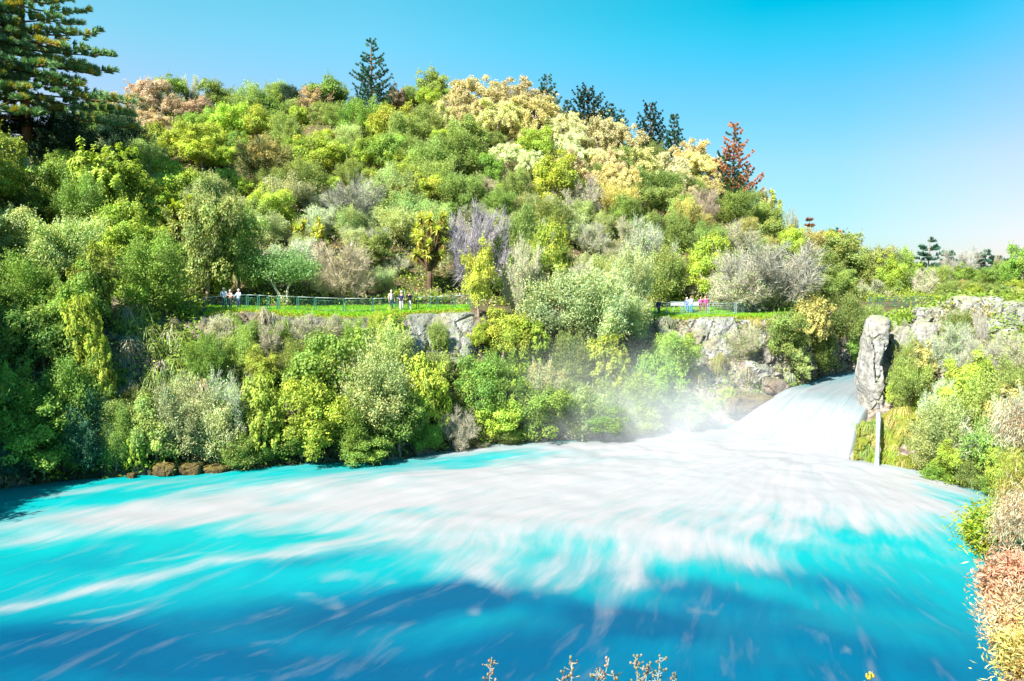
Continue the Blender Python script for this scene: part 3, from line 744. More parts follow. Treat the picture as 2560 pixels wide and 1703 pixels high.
def proto_flax(n=70, L=1.9):
    mb = MB(); blades(mb, np.zeros(3), n, L, .05, .28, tints(n, .22, .15), elev=(.45, 1.5), segs=5)
    return mb.mesh('leaf_fan')
def proto_tussock(n=260, L=1.5):
    mb = MB()
    for k in range(7):
        blades(mb, rng.normal(0, .35, 3), n // 7, L, .022, 1.25, tints(n // 7, .25, .12) * rng.uniform(.8, 1.15), elev=(.0, 1.3), segs=5)
    return mb.mesh('leaf_skirt')
def proto_fern(n=16):
    mb = MB(); tr = MB(); tr.tube([(0, 0, -.5), (0, 0, .8), (0, 0, 1.7)], [.12, .1, .09], 6, (.4, .3, .25))
    blades(mb, np.array([0, 0, 1.7]), n, 1.5, .16, .75, tints(n, .2, .1), elev=(-.1, .9), segs=5)
    return mb.mesh('crown_fern'), tr.mesh('trunk_fern', True)

PROTO = {}
for nm, fn, k in (('broad', proto_broad, 5), ('rosette', proto_rosette, 3), ('fine', proto_fine, 5), ('twig', proto_twig, 3), ('plume', proto_plume, 3)):
    PROTO[nm] = [fn(s) for s in range(k)]
PROTO['leafytwig'] = [proto_twig(9 + s, leafy=3800) for s in range(3)]
PROTO['conifer'] = [proto_conifer(s, 9, 2.6, 15, .85, upsweep=.5, tuft=.32) for s in range(3)]
PROTO['fern'] = [proto_fern() for s in range(2)]
PROTO['tussock'] = [proto_tussock() for s in range(3)]
SIZE = {'broad': (5.9, 5.8), 'rosette': (6.2, 6.0), 'fine': (6.2, 6.2), 'twig': (6.2, 5.9), 'plume': (6.6, 5.8), 'leafytwig': (6.2, 5.9), 'conifer': (5.4, 9.0), 'fern': (2.6, 2.6), 'tussock': (2.2, 1.6)}

PAL = {
 'lime': ((0.33, 0.41, 0.035), 'lime green'), 'yellow': ((0.37, 0.43, 0.04), 'yellow green'), 'green': ((0.2, 0.31, 0.035), 'fresh green'), 'pale': ((0.36, 0.42, 0.14), 'pale green'),
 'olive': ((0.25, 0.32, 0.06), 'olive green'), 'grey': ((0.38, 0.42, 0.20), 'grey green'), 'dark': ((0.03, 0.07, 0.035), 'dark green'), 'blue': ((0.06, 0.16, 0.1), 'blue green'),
 'cream': ((0.7, 0.6, 0.3), 'cream flowered'), 'gold': ((0.42, 0.38, 0.11), 'golden olive'), 'pink': ((0.48, 0.37, 0.26), 'pinkish brown'), 'rust': ((0.34, 0.23, 0.11), 'rusty brown'),
 'silver': ((0.42, 0.41, 0.3), 'silver grey'), 'tan': ((0.41, 0.37, 0.26), 'tan'), 'lilac': ((.36, .335, .37), 'lilac grey'), 'peach': ((0.64, 0.51, 0.31), 'peach toned'), 'white': ((0.76, 0.74, 0.48), 'whitish cream'),
}
KW = {'broad': 'broadleaf tree', 'rosette': 'whorl-leaved tree', 'fine': 'feathery shrub tree', 'twig': 'leafless tree', 'plume': 'plumed tree', 'leafytwig': 'half-bare tree',
      'conifer': 'young conifer', 'fern': 'tree fern', 'tussock': 'drooping tussock'}
CAT = {'broad': 'tree', 'rosette': 'tree', 'fine': 'shrub', 'twig': 'bare tree', 'plume': 'tree', 'leafytwig': 'tree', 'conifer': 'conifer', 'fern': 'tree fern', 'tussock': 'tussock'}
NAME = {'broad': 'broadleaf_tree', 'rosette': 'whorled_leaf_tree', 'fine': 'shrub_tree', 'twig': 'bare_tree', 'plume': 'plume_tree', 'leafytwig': 'sparse_tree', 'conifer': 'conifer', 'fern': 'tree_fern', 'tussock': 'grass_tussock'}

PLANTS = []     # dicts, labelled at the end
def plant(kind, base, w, h, colour, label=None, group=None, rz=None, jitter=.18, bark=(.28, .24, .2)):
    pr = random.choice(PROTO[kind]); sw, sh = SIZE[kind]
    o = root(NAME[kind], base, '', CAT[kind], group or 'forest on the river banks', rng.uniform(0, 2 * pi) if rz is None else rz, (w / sw, w / sw * rng.uniform(.9, 1.1), h / sh))
    o.rotation_euler[0], o.rotation_euler[1] = rng.normal(0, .07), rng.normal(0, .07)
    c = np.array(PAL[colour][0]) * 1.06 + (np.array([.015, .02, .03]) if colour not in ('dark', 'blue') else 0); c = c * rng.normal(1, jitter * .6) * (1 + rng.normal(0, jitter * .22, 3))
    if kind == 'twig': c = c * .72
    c = (*np.clip(c, .005, .8), 1)
    if kind == 'tussock':
        m = pr; cr = obj('leaf_skirt', m, M_leaf, o); cr.color = c
    else:
        mat = {'twig': M_twig, 'leafytwig': M_twig, 'conifer': M_needle}.get(kind, M_leaf)
        cr = obj('crown', pr[0], mat, o); cr.color = c
        t = obj('trunk', pr[1], M_bark, o); t.color = (*bark, 1)
    px, py = PROJ(np.array(base) + np.array([0, 0, h * .6]))
    PLANTS.append(dict(o=o, kind=kind, colour=colour, px=float(px), py=float(py), w=w * F / base[1], h=h, label=label))
    return o

def solve_r(px, ybase, A=True, lo=1.0, hi=7.0):
    rs = np.linspace(lo, hi, 241); P = ground_pt(np.full(241, float(px)), rs, A); _, y = PROJ(P)
    ok = np.nonzero(y <= ybase)[0]
    i = ok[0] if len(ok) else 240
    return P[i]

def at(kind, px, ytop, ybase, wpx, colour, label=None, A=True, lo=1.0, hi=7.0, **k):
    """stand a plant on the terrain so that its foot lies at ybase and its top at ytop as surveyed"""
    P = solve_r(px, ybase, A, lo, hi); d = P[1]
    h = PT(px, ytop, d)[2] - P[2]
    _, yb = PROJ(P)
    return plant(kind, tuple(P - np.array([0, 0, .1])), wpx * d / F, max(h, .8), colour, label, **k)

# ------------------------------------------------------------------ landmark trees
LM = []   # (phrase, px, py)
def lm(phrase, px, py): LM.append((phrase, px, py))

def conifer(name_label, px, ytop, ybase, wpx, colour, r=None, P=None, cat='conifer', **k):
    if P is None: P = solve_r(px, ybase)
    d = P[1]; h = PT(px, ytop, d)[2] - P[2]; w = wpx * 1.08 * d / F
    k.setdefault('top_pow', .75); k['tuft'] = k.get('tuft', .36) * .9
    m, t = proto_conifer(0, h, w / 2, **k)
    o = root('conifer', tuple(P - np.array([0, 0, .2])), name_label, cat, 'dark conifers on the skyline')
    c = obj('crown', m, M_needle, o); c.color = (*PAL[colour][0], 1)
    q = obj('trunk', t, M_bark, o); q.color = (.22, .14, .09, 1)
    return o

# the big pine on the bluff
Pb = PT(27, 122, 98)
bp = root('pine_tree', tuple(Pb - np.array([0, 0, 2])), 'huge pine with orange-tipped branches towering over the bluff', 'pine tree')
m, t = proto_conifer(1, 26, 9.2, 25, .8, orange=.24, upsweep=.14, start=.08, top_pow=.45, tuft=.60, wild=True, nw=.085)
c = obj('crown', m, M_needle, bp); c.color = (.19, .34, .14, 1); q = obj('trunk', t, M_bark, bp); q.color = (.3, .19, .12, 1)
lm('the huge highlight-tinted pine', 40, 60)
P2 = PT(-14, 120, 94)
bp2 = root('pine_tree', tuple(P2 - np.array([0, 0, 2])), 'second big pine beside the huge one, dark trunk cut by the picture edge', 'pine tree')
m, t = proto_conifer(2, 21, 5.5, 26, .85, orange=.2, upsweep=.2, start=.3, top_pow=.5, tuft=.55, wild=True, nw=.085)
c = obj('crown', m, M_needle, bp2); c.color = (.10, .22, .11, 1); q = obj('trunk', t, M_bark, bp2); q.color = (.12, .08, .06, 1)

conifer('tall dark pointed conifer rising highest from the ridge', 373, 36, 122, 46, 'blue', whorls=17, sparse=.8, upsweep=.55, start=.08, tuft=.42)
lm('the tall dark pointed conifer', 373, 80)
conifer('slim spiky conifer poking above the pale plumed trees of the summit', 545, 73, 128, 30, 'blue', whorls=13, sparse=.7, upsweep=.7, start=.05, tuft=.38)
conifer('small spiky conifer between the slim one and the bushy one', 566, 97, 125, 12, 'blue', whorls=7, sparse=.8, upsweep=.7, tuft=.34)
conifer('bushy dark conifer with many leaders behind the summit', 588, 84, 135, 36, 'dark', whorls=10, sparse=.95, upsweep=.85, start=.0, top_pow=.5, tuft=.42)
lm('the bushy dark conifer behind the summit', 588, 105)
conifer('little dark conifer just beside the bushy many-leadered one', 612, 101, 135, 16, 'blue', whorls=8, upsweep=.6, tuft=.34)
conifer('low dark conifer tip sticking out of peach toned shrubs', 622, 108, 138, 14, 'blue', whorls=7, upsweep=.6, tuft=.34)
conifer('dark conifer with dead spiky tops on the falling ridge', 650, 101, 160, 32, 'dark', whorls=12, upsweep=.85, start=.0, top_pow=.5, tuft=.4)
lm('the dark conifer with spiky tops', 652, 125)
conifer('pointed blue green conifer next to the spiky topped one', 671, 112, 165, 22, 'blue', whorls=12, upsweep=.5, tuft=.38)
conifer('red needled dying conifer standing alone on the ridge end', 734, 119, 210, 50, 'blue', whorls=16, sparse=.85, upsweep=.65, start=.05, top_pow=.8, red=.68, tuft=.42)
lm('the red needled conifer', 734, 165)
conifer('dark leaning conifer with a pink dead top beyond the slope', 832, 229, 262, 26, 'blue', whorls=7, upsweep=.7, top_pow=.5, red=.3, tuft=.5)
conifer('small pink topped conifer on the far slope', 807, 214, 240, 9, 'dark', whorls=5, upsweep=.7, red=.8, tuft=.4)

def far_tree(label, px, ytop, ybase, wpx, colour, cone=True, d=260):
    P = PT(px, ybase, d); h = PT(px, ytop, d)[2] - 9.0; P[2] = 9.0
    w = wpx * d / F
    m, t = proto_conifer(0, h, w / 2, 9, .62, upsweep=.3, start=.4, top_pow=.4, tuft=.85)
    o = root('distant_pine', tuple(P), label, 'pine tree', 'thin pines far beyond the river')
    c = obj('crown', m, M_needle, o); c.color = (*PAL[colour][0], 1); q = obj('trunk', t, M_bark, o); q.color = (.3, .24, .2, 1)
for a in [('tallest of the thin pines on the far horizon', 929, 235, 262, 30, 'blue'), ('stubby pine touching the tallest far pine', 947, 250, 265, 20, 'blue'), ('small umbrella shaped pine alone on the far horizon', 980, 252, 268, 12, 'blue'),
          ('twin crowned pine near the pale leafless far tree', 985, 249, 268, 18, 'blue'), ('low blue green pine at the far end of the horizon', 1004, 258, 270, 22, 'blue'), ('faint small pine between two horizon gaps', 962, 257, 268, 14, 'blue'), ('round topped far pine beside the twin crowned one', 995, 255, 268, 14, 'blue'), ('low far pine next to the stubby one', 956, 259, 268, 16, 'blue')]:
    far_tree(*a)
at('twig', 995, 250, 276, 9, 'tan', 'narrow pale leafless tree among the far pines')
at('twig', 963, 247, 276, 34, 'silver', 'thin bare tree with wide open branches on the horizon')
at('broad', 1028, 241, 292, 34, 'green', 'bright green leafy tree cut by the picture edge on the far bank')

# hand-placed plants: kind, px, ytop, ybase, wpx, colour, label
A1 = [
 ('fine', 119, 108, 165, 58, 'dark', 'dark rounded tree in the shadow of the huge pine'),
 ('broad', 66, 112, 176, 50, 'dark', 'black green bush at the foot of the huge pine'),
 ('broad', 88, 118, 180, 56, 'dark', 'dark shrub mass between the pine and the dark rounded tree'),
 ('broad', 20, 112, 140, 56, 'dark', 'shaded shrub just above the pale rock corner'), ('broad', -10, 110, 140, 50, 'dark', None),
 ('rosette', 100, 142, 232, 74, 'lime', 'tall lime green tree whose top overlaps the pine shadow'),
 ('rosette', 132, 160, 240, 58, 'lime', 'lime green tree leaning against the tallest lime one'),
 ('broad', 52, 160, 225, 50, 'green', 'fresh green tree right under the pale rock corner'),
 ('fine', 82, 172, 250, 60, 'green', 'soft green shrub tree in front of the tall lime ones'),
 ('fine', 152, 232, 315, 82, 'green', 'large domed bright green tree above the hanging tussocks'),
 ('broad', 120, 200, 275, 56, 'lime', 'clumped lime tree behind the large domed one'),
 ('broad', 205, 192, 306, 64, 'olive', 'tall dark olive tree behind the end of the green railing'),
 ('broad', 238, 205, 300, 50, 'olive', 'shady olive tree overhanging the viewing platform'),
 ('rosette', 222, 262, 306, 22, 'yellow', 'small sunlit yellow green sapling behind the people at the railing'),
 ('twig', 341, 236, 305, 64, 'pink', 'rounded leafless pinkish brown thicket behind the thin fence'),
 ('twig', 476, 196, 296, 62, 'lilac', 'leafless lilac grey tree behind the many-headed cabbage tree'),
 ('fine', 516, 204, 302, 62, 'olive', 'tall olive shrub tree in front of the lilac leafless one'),
 ('broad', 478, 240, 316, 40, 'yellow', 'columnar yellow green tree at the end of the thin fence'),
 ('broad', 548, 222, 318, 46, 'yellow', 'yellow leaved tree with upright sprays in mid slope'),
 ('leafytwig', 520, 240, 320, 40, 'silver', 'grey lichen covered tree beside the yellow leaved one'),
 ('broad', 712, 235, 304, 46, 'lime', 'bright rounded tree behind the pale railing'),
 ('fine', 752, 268, 312, 46, 'grey', None), ('twig', 775, 230, 312, 100, 'tan', 'very wide feathery pinkish tree above the gorge'),
 ('leafytwig', 742, 250, 312, 60, 'tan', 'tan half bare tree just below the wide feathery one'),
 ('fine', 668, 245, 306, 52, 'olive', 'bushy olive tree beside the dark hollow behind the pale railing'),
 ('leafytwig', 650, 215, 290, 50, 'silver', 'grey barked scraggy tree above the olive bushy one'),
 ('rosette', 540, 90, 118, 40, 'peach', None),
 ('broad', 490, 152, 190, 26, 'green', 'glossy deep green round shrub in the middle of the slope'),
 ('plume', 505, 140, 172, 44, 'white', 'whitish plumed shrub spilling down the slope'),
 ('plume', 530, 148, 182, 34, 'white', 'second whitish plumed shrub just below the first'),
 ('plume', 470, 74, 116, 62, 'peach', 'broad peach plumed tree forming the summit'),
 ('plume', 512, 76, 122, 54, 'peach', 'peach plumed tree beside the summit dome'),
 ('plume', 536, 92, 138, 52, 'cream', 'cream plumed tree below the slim spiky conifer'),
 ('plume', 500, 96, 140, 50, 'cream', 'cream plumed tree below the summit dome'),
 ('plume', 565, 112, 158, 50, 'white', None), ('plume', 598, 112, 156, 48, 'peach', None), ('plume', 572, 132, 172, 40, 'white', None), ('plume', 620, 122, 166, 46, 'peach', None),
 ('plume', 640, 142, 186, 50, 'cream', None), ('plume', 690, 138, 180, 50, 'peach', None), ('plume', 700, 152, 192, 46, 'cream', None), ('plume', 668, 150, 194, 40, 'white', None),
 ('plume', 762, 186, 214, 20, 'peach', 'small peach shrub at the foot of the red needled conifer'),
 ('fine', 735, 186, 226, 44, 'olive', 'rounded olive tree in front of the red needled conifer'),
 ('fine', 655, 165, 205, 52, 'olive', None), ('twig', 707, 185, 224, 26, 'pink', None), ('fine', 765, 200, 235, 44, 'olive', None), ('twig', 790, 207, 232, 14, 'silver', 'tiny bare grey tree on the falling skyline'),
 ('broad', 150, 78, 112, 40, 'pink', 'pinkish brown shrub mass on the low end of the ridge'), ('plume', 130, 90, 118, 40, 'pink', None), ('broad', 172, 76, 108, 30, 'green', 'green round tree on the ridge near the pinkish shrubs'),
 ('leafytwig', 188, 74, 108, 20, 'silver', 'thin grey tree on the ridge skyline'), ('broad', 218, 80, 116, 34, 'green', None), ('fine', 252, 81, 122, 40, 'olive', None),
 ('fine', 290, 82, 116, 22, 'dark', 'dark small tree on the ridge before the tall dark conifer'), ('broad', 328, 78, 118, 46, 'green', None), ('broad', 312, 84, 120, 30, 'rust', None), ('broad', 396, 84, 118, 24, 'rust', 'rusty brown tree tucked against the tall dark conifer'),
 ('fine', 358, 96, 142, 50, 'green', None), ('fern', 206, 112, 124, 12, 'rust', 'rust coloured dead tree fern near the ridge'), ('fern', 171, 114, 127, 12, 'rust', 'rust coloured dead tree fern below the grey ridge tree'),
 ('fern', 308, 108, 119, 11, 'rust', 'brown tree fern under the rusty ridge tree'), ('twig', 268, 136, 182, 60, 'gold', 'broad pale golden brown crown in the upper slope'),
 ('broad', 262, 134, 184, 50, 'gold', 'dense golden tree inside the pale brown crown'),
]
A1 += [('broad', 878, 246, 290, 40, 'olive', None), ('fine', 900, 247, 290, 36, 'olive', None), ('broad', 918, 258, 290, 30, 'lime', None), ('fine', 936, 262, 290, 30, 'olive', None), ('leafytwig', 950, 264, 290, 28, 'tan', None),
 ('broad', 966, 263, 290, 30, 'green', None), ('fine', 982, 266, 290, 28, 'olive', None), ('broad', 1000, 262, 290, 30, 'green', None), ('fine', 1014, 256, 290, 30, 'green', None), ('broad', 890, 256, 296, 30, 'lime', None), ('fine', 860, 246, 290, 34, 'olive', None), ('leafytwig', 925, 268, 297, 26, 'tan', None)]
for k, px, yt, yb, w, col, lb in A1: at(k, px, yt, yb, w, col, lb)
for ph, x, y in [('the dark rounded tree under the pine', 119, 135), ('the tall lime green tree', 100, 180), ('the large domed bright green tree', 152, 265), ('the green railing', 232, 300), ('the pinkish leafless thicket', 341, 265),
                 ('the lilac leafless tree', 476, 235), ('the columnar yellow green tree', 478, 275), ('the yellow leaved tree', 548, 255), ('the pale railing', 715, 302), ('the wide feathery pinkish tree', 775, 260),
                 ('the glossy deep green shrub', 490, 167), ('the whitish plumed shrubs', 518, 158), ('the summit dome', 470, 92), ('the golden brown crown', 265, 155), ('the pink shrubs on the ridge', 140, 95),
                 ('the white trunked tree', 283, 275), ('the many-headed cabbage tree', 430, 245), ('the small cabbage tree cluster', 312, 228), ('the star leaved lime palm', 175, 205), ('the pale rock corner', 12, 155),
                 ('the standing rock', 883, 345), ('the far green fence', 900, 297), ('the ribbon waterfall', 878, 440), ('the main fall', 790, 430), ('the pale bare cliff patch', 455, 325), ('the pale cliff under the pale railing', 700, 350),
                 ('the waterline rock block', 467, 446), ('the ochre waterline rocks', 180, 470), ('the flax clumps', 415, 293), ('the cracked grey rock', 927, 340), ('the pitted cliff blocks', 995, 320), ('the thin fence', 390, 302)]: lm(ph, x, y)

# white-trunked tree on the lawn
def white_tree():
    P = solve_r(285, 305.5, lo=4.05, hi=5.2); d = P[1]; s = d / F
    o = root('white_trunk_tree', tuple(P), 'spreading tree with two white trunks on the grass by the railing', 'tree')
    tr = MB(); W = (1, .98, .95)
    def q(px, py, dy=0): v = PT(px, py, d + dy) - P; return v
    tr.tube([q(285.5, 307), q(282, 299), q(277, 291), q(271, 281), q(266, 274)], [.17, .15, .13, .10, .06], 7, W)
    tr.tube([q(286, 307), q(287.5, 299), q(287, 291), q(289, 284), q(288, 272)], [.15, .13, .11, .09, .05], 7, W)
    tr.tube([q(288, 288), q(292, 281), q(297, 272)], [.07, .06, .03], 6, W); tr.tube([q(271, 281), q(262, 279), q(258, 284)], [.05, .04, .02], 5, W); tr.tube([q(277, 291), q(272, 276), q(278, 266)], [.05, .05, .02], 5, W)
    mb = MB()
    for k in range(70):
        px = 284 + rng.normal(0, 13); py = 266 + rng.normal(0, 8) + abs(px - 284) * .15
        c = q(px, py, rng.normal(0, 1.2)); n = 150
        leaves(mb, c + rng.normal(0, 1, (n, 3)) * [.62, .6, .3], rdir(n) + [0, 0, .5], .11, .05, tints(n, .25))
    c = obj('crown', mb.mesh('crown_white_tree'), M_leaf, o); c.color = (.20, .34, .12, 1)
    t = obj('trunk', tr.mesh('trunk_white_tree', True), M_bark, o); t.color = (.6, .57, .52, 1)
white_tree()

def cabbage(px, ytop, ybase, wpx, heads, label, colour=(.52, .54, .12), lo=4.6, hi=7, P=None):
    if P is None: P = solve_r(px, ybase, lo=lo, hi=hi)
    d = P[1]; h = PT(px, ytop, d)[2] - P[2]
    m, t = proto_cabbage(heads, max(h - .8, 1.5), wpx * d / F / 2.1)
    o = root('cabbage_tree', tuple(P), label, 'cabbage tree', 'cabbage trees with spiky leaf heads')
    c = obj('crown', m, M_leaf, o); c.color = (*colour, 1); q = obj('trunk', t, M_bark, o); q.color = (.2, .16, .12, 1)
cabbage(430, 206, 297, 50, 30, 'tall cabbage tree with many spiky heads in the centre of the slope')
cabbage(318, 216, 262, 18, 7, 'small cabbage tree among grey shrubs, nearer the thin fence of its pair')
cabbage(300, 212, 250, 16, 6, 'small cabbage tree standing against silver twigs above its twin')
cabbage(176, 190, 262, 34, 9, 'lime coloured cabbage tree with starry heads inside the lime trees', (.46, .50, .05))
cabbage(770, 186, 214, 9, 4, 'tiny cabbage tree silhouetted on the falling skyline')
cabbage(776, 196, 222, 9, 4, 'tiny cabbage tree just below the skyline one')

def simple(name, px, ybase, hpx, me, colour, label, cat, group, lo=4.0, hi=7, A=True, size=1.9):
    P = solve_r(px, ybase, A, lo, hi); s = hpx * P[1] / F / size
    o = root(name, tuple(P), label, cat, group, rng.uniform(0, 6.28), (s, s, s))
    c = obj('leaves', me, M_leaf, o); c.color = (*colour, 1)
FX = [proto_flax() for _ in range(3)]
for px, yb, hp, l in [(432, 302, 22, 'largest flax clump with broad sword leaves behind the thin fence'), (417, 303, 17, 'flax clump next to the largest one'), (405, 303, 19, 'greyish flax clump behind the two dark clothed people'), (388, 303, 14, 'low flax clump beside the pale jacketed person'),
                      (396, 298, 16, 'flax clump set back among the twigs'), (446, 303, 12, 'small flax clump at the foot of the cabbage tree')]:
    simple('flax_plant', px, yb, hp, random.choice(FX), (.38, .44, .16), l, 'flax', 'flax clumps behind the thin fence')

# hanging tussocks on the cliff under the railing
for i in range(44):
    px = rng.uniform(118, 262); r = rng.uniform(2.4, 3.9); P = ground_pt(px, r)[0]; s = rng.uniform(.8, 1.35)
    plant('tussock', tuple(P + [0, -.5, 0]), 2.2 * s, 1.6 * s, random.choice(['tan', 'olive', 'olive', 'tan', 'pale', 'green']), None, group='drooping tussocks on the cliff')
for i in range(13):
    px = rng.uniform(655, 790); r = rng.choice([rng.uniform(3.85, 4.1), rng.uniform(2.2, 3.2)]); P = ground_pt(px, r)[0]; s = rng.uniform(.55, 1.0)
    plant('tussock', tuple(P + [0, -.8, 0]), 2.2 * s, 1.6 * s, random.choice(['tan', 'gold', 'tan', 'silver']), None, group='drooping tussocks on the cliff')
for i in range(20):
    px = rng.uniform(205, 400); P = ground_pt(px, rng.uniform(2.7, 3.95))[0]; s = rng.uniform(.6, 1.1)
    plant('tussock', tuple(P + [0, -.7, 0]), 2.2 * s, 1.6 * s, random.choice(['tan', 'olive', 'olive', 'green', 'silver']), None, group='drooping tussocks on the cliff')
for i in range(30):
    px = rng.uniform(856, 918); P = ground_pt(px, rng.uniform(1.3, 3.0), False)[0]; s = rng.uniform(.5, .8)
    plant('tussock', tuple(P + [0, -.4, 0]), 2.2 * s, 1.6 * s, random.choice(['lime', 'gold', 'olive']), None, group='drooping tussocks on the cliff')

# ------------------------------------------------------------------ lower bank, hand placed (foot on the bank, crown over the water edge)
A2 = [
 ('fine', 250, 316, 352, 36, 'olive', None), ('leafytwig', 300, 312, 346, 36, 'tan', None), ('fine', 332, 314, 350, 32, 'tan', None), ('broad', 283, 322, 362, 28, 'green', None), ('fine', 376, 309, 345, 22, 'lime', None), ('leafytwig', 225, 314, 350, 30, 'tan', None), ('fine', 440, 318, 352, 24, 'olive', None), ('leafytwig', 352, 316, 352, 26, 'olive', None),
 ('fine', 22, 250, 330, 74, 'green', None), ('broad', 70, 262, 345, 64, 'green', None), ('broad', 14, 205, 275, 60, 'pale', None), ('fine', 60, 208, 290, 70, 'pale', None), ('rosette', 98, 240, 330, 50, 'lime', None),
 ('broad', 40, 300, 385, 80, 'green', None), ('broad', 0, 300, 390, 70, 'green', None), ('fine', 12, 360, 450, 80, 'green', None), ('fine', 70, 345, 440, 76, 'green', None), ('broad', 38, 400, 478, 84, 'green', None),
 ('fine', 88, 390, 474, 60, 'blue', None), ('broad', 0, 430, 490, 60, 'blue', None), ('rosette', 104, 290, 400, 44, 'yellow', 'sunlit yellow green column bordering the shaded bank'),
 ('rosette', 96, 345, 440, 34, 'yellow', 'lower yellow green bush on the edge of the shaded bank'), ('fine', 118, 400, 474, 34, 'olive', None), ('rosette', 140, 418, 474, 30, 'yellow', None),
 ('fine', 180, 372, 462, 70, 'grey', 'soft grey green bush under the hanging tussocks'), ('fine', 215, 380, 466, 66, 'grey', None), ('broad', 160, 390, 470, 50, 'olive', None), ('leafytwig', 228, 366, 450, 56, 'silver', 'tangled silver twigged bush on the lower bank'),
 ('rosette', 262, 372, 462, 52, 'yellow', 'yellow green whorled bush leaning over the dark waterline'), ('broad', 330, 322, 420, 84, 'green', 'wide fresh green tree under the lawn edge'),
 ('fine', 372, 340, 440, 78, 'pale', None), ('broad', 310, 378, 462, 70, 'lime', None), ('fine', 350, 395, 462, 66, 'green', None), ('broad', 400, 390, 458, 60, 'green', None), ('rosette', 425, 352, 440, 56, 'yellow', None),
 ('fine', 392, 320, 400, 60, 'pale', None), ('rosette', 397, 306, 365, 32, 'yellow', 'narrow yellow green bush reaching up past the lawn edge'), ('twig', 452, 402, 450, 44, 'tan', 'dead brown twiggy bush above the waterline rock block'),
 ('broad', 300, 425, 468, 60, 'green', None), ('broad', 365, 428, 464, 60, 'green', None), ('fine', 236, 430, 470, 60, 'olive', None), ('fine', 420, 415, 456, 40, 'green', None),
 ('fine', 505, 350, 430, 62, 'green', None), ('rosette', 520, 362, 430, 46, 'lime', None), ('broad', 480, 352, 430, 50, 'green', None), ('broad', 545, 385, 446, 60, 'green', None), ('fine', 580, 380, 446, 66, 'pale', None),
 ('broad', 500, 395, 447, 56, 'lime', None), ('fine', 540, 360, 425, 44, 'grey', None), ('fine', 508, 420, 449, 44, 'olive', None), ('broad', 600, 400, 446, 60, 'green', None), ('fine', 640, 405, 444, 60, 'pale', None),
 ('rosette', 612, 333, 400, 52, 'lime', 'lime green bush in front of the dark misty hollow'), ('broad', 660, 352, 425, 48, 'green', None), ('fine', 560, 262, 345, 84, 'grey', 'large feathery grey green tree spilling down the cliff'),
 ('fine', 604, 268, 350, 70, 'grey', 'second feathery grey green tree leaning over the hollow'), ('broad', 500, 305, 372, 50, 'lime', None), ('rosette', 530, 318, 380, 46, 'lime', None), ('fine', 632, 290, 345, 44, 'grey', None), ('broad', 480, 318, 352, 22, 'lime', None),
 ('fine', 570, 330, 392, 50, 'olive', None), ('fine', 480, 440, 449, 20, 'tan', None), ('broad', 690, 392, 430, 44, 'olive', None), ('fine', 625, 245, 318, 50, 'grey', None),
 ('rosette', 805, 290, 350, 44, 'gold', 'golden olive tree on the cliff shoulder beside the gorge'), ('broad', 785, 308, 360, 46, 'olive', 'dense olive bush at the end of the lawn above the gorge'), ('fine', 815, 322, 372, 40, 'olive', None), ('fine', 845, 290, 350, 44, 'olive', 'tall olive tree overhanging the dark gorge'),
 ('fine', 240, 328, 376, 44, 'olive', None), ('leafytwig', 275, 322, 362, 30, 'tan', None), ('fine', 205, 330, 385, 44, 'green', None), ('broad', 268, 345, 392, 40, 'lime', None), ('leafytwig', 362, 322, 350, 26, 'tan', None), ('fine', 300, 335, 385, 40, 'olive', None),
 ('broad', 850, 335, 366, 26, 'green', None), ('broad', 797, 345, 380, 30, 'pale', None), ('fine', 870, 300, 345, 30, 'olive', None), ('rosette', 728, 385, 412, 24, 'yellow', None), ('leafytwig', 745, 325, 362, 34, 'tan', None), ('fine', 690, 330, 352, 14, 'lime', None),
]
for k, px, yt, yb, w, col, lb in A2: at(k, px, yt, yb, w, col, lb, lo=1.0, hi=4.9)
B2_ = [
 ('fine', 914, 350, 412, 44, 'olive', None), ('rosette', 920, 340, 400, 38, 'gold', 'golden bush beside the tall standing rock'), ('fine', 945, 395, 466, 60, 'pale', None), ('broad', 960, 350, 420, 60, 'lime', None),
 ('fine', 985, 370, 445, 62, 'olive', None), ('leafytwig', 975, 410, 470, 64, 'silver', 'silver grey twiggy bush sloping to the pool'), ('rosette', 1005, 380, 450, 50, 'gold', None), ('broad', 990, 420, 484, 50, 'green', None), ('fine', 1020, 350, 420, 60, 'olive', None),
 ('fine', 930, 420, 474, 40, 'pale', None), ('broad', 955, 440, 482, 40, 'lime', None), ('broad', 1012, 445, 500, 50, 'lime', 'leafy yellow green bush dipping into the pool edge'), ('leafytwig', 1030, 330, 400, 60, 'tan', None), ('leafytwig', 955, 320, 375, 44, 'tan', None),
 ('fine', 958, 306, 350, 34, 'olive', 'olive bush growing out between the pale cliff blocks'), ('twig', 985, 330, 385, 40, 'silver', None), ('leafytwig', 940, 370, 430, 44, 'silver', None), ('fine', 901, 375, 410, 20, 'olive', None), ('fine', 1000, 470, 503, 40, 'green', None),
 ('twig', 984, 305, 352, 14, 'silver', 'bare pale sapling in front of the pitted cliff'), ('leafytwig', 1022, 385, 460, 50, 'silver', None), ('fine', 940, 460, 483, 34, 'green', None), ('broad', 915, 340, 362, 18, 'green', None), ('fine', 900, 340, 398, 26, 'olive', None), ('leafytwig', 903, 318, 352, 18, 'tan', None), ('broad', 897, 370, 410, 20, 'lime', None), ('fine', 970, 455, 492, 44, 'olive', None),
 ('leafytwig', 905, 325, 362, 22, 'tan', None),
]
for k, px, yt, yb, w, col, lb in B2_: at(k, px, yt, yb, w, col, lb, A=False, lo=1.0, hi=5.6)

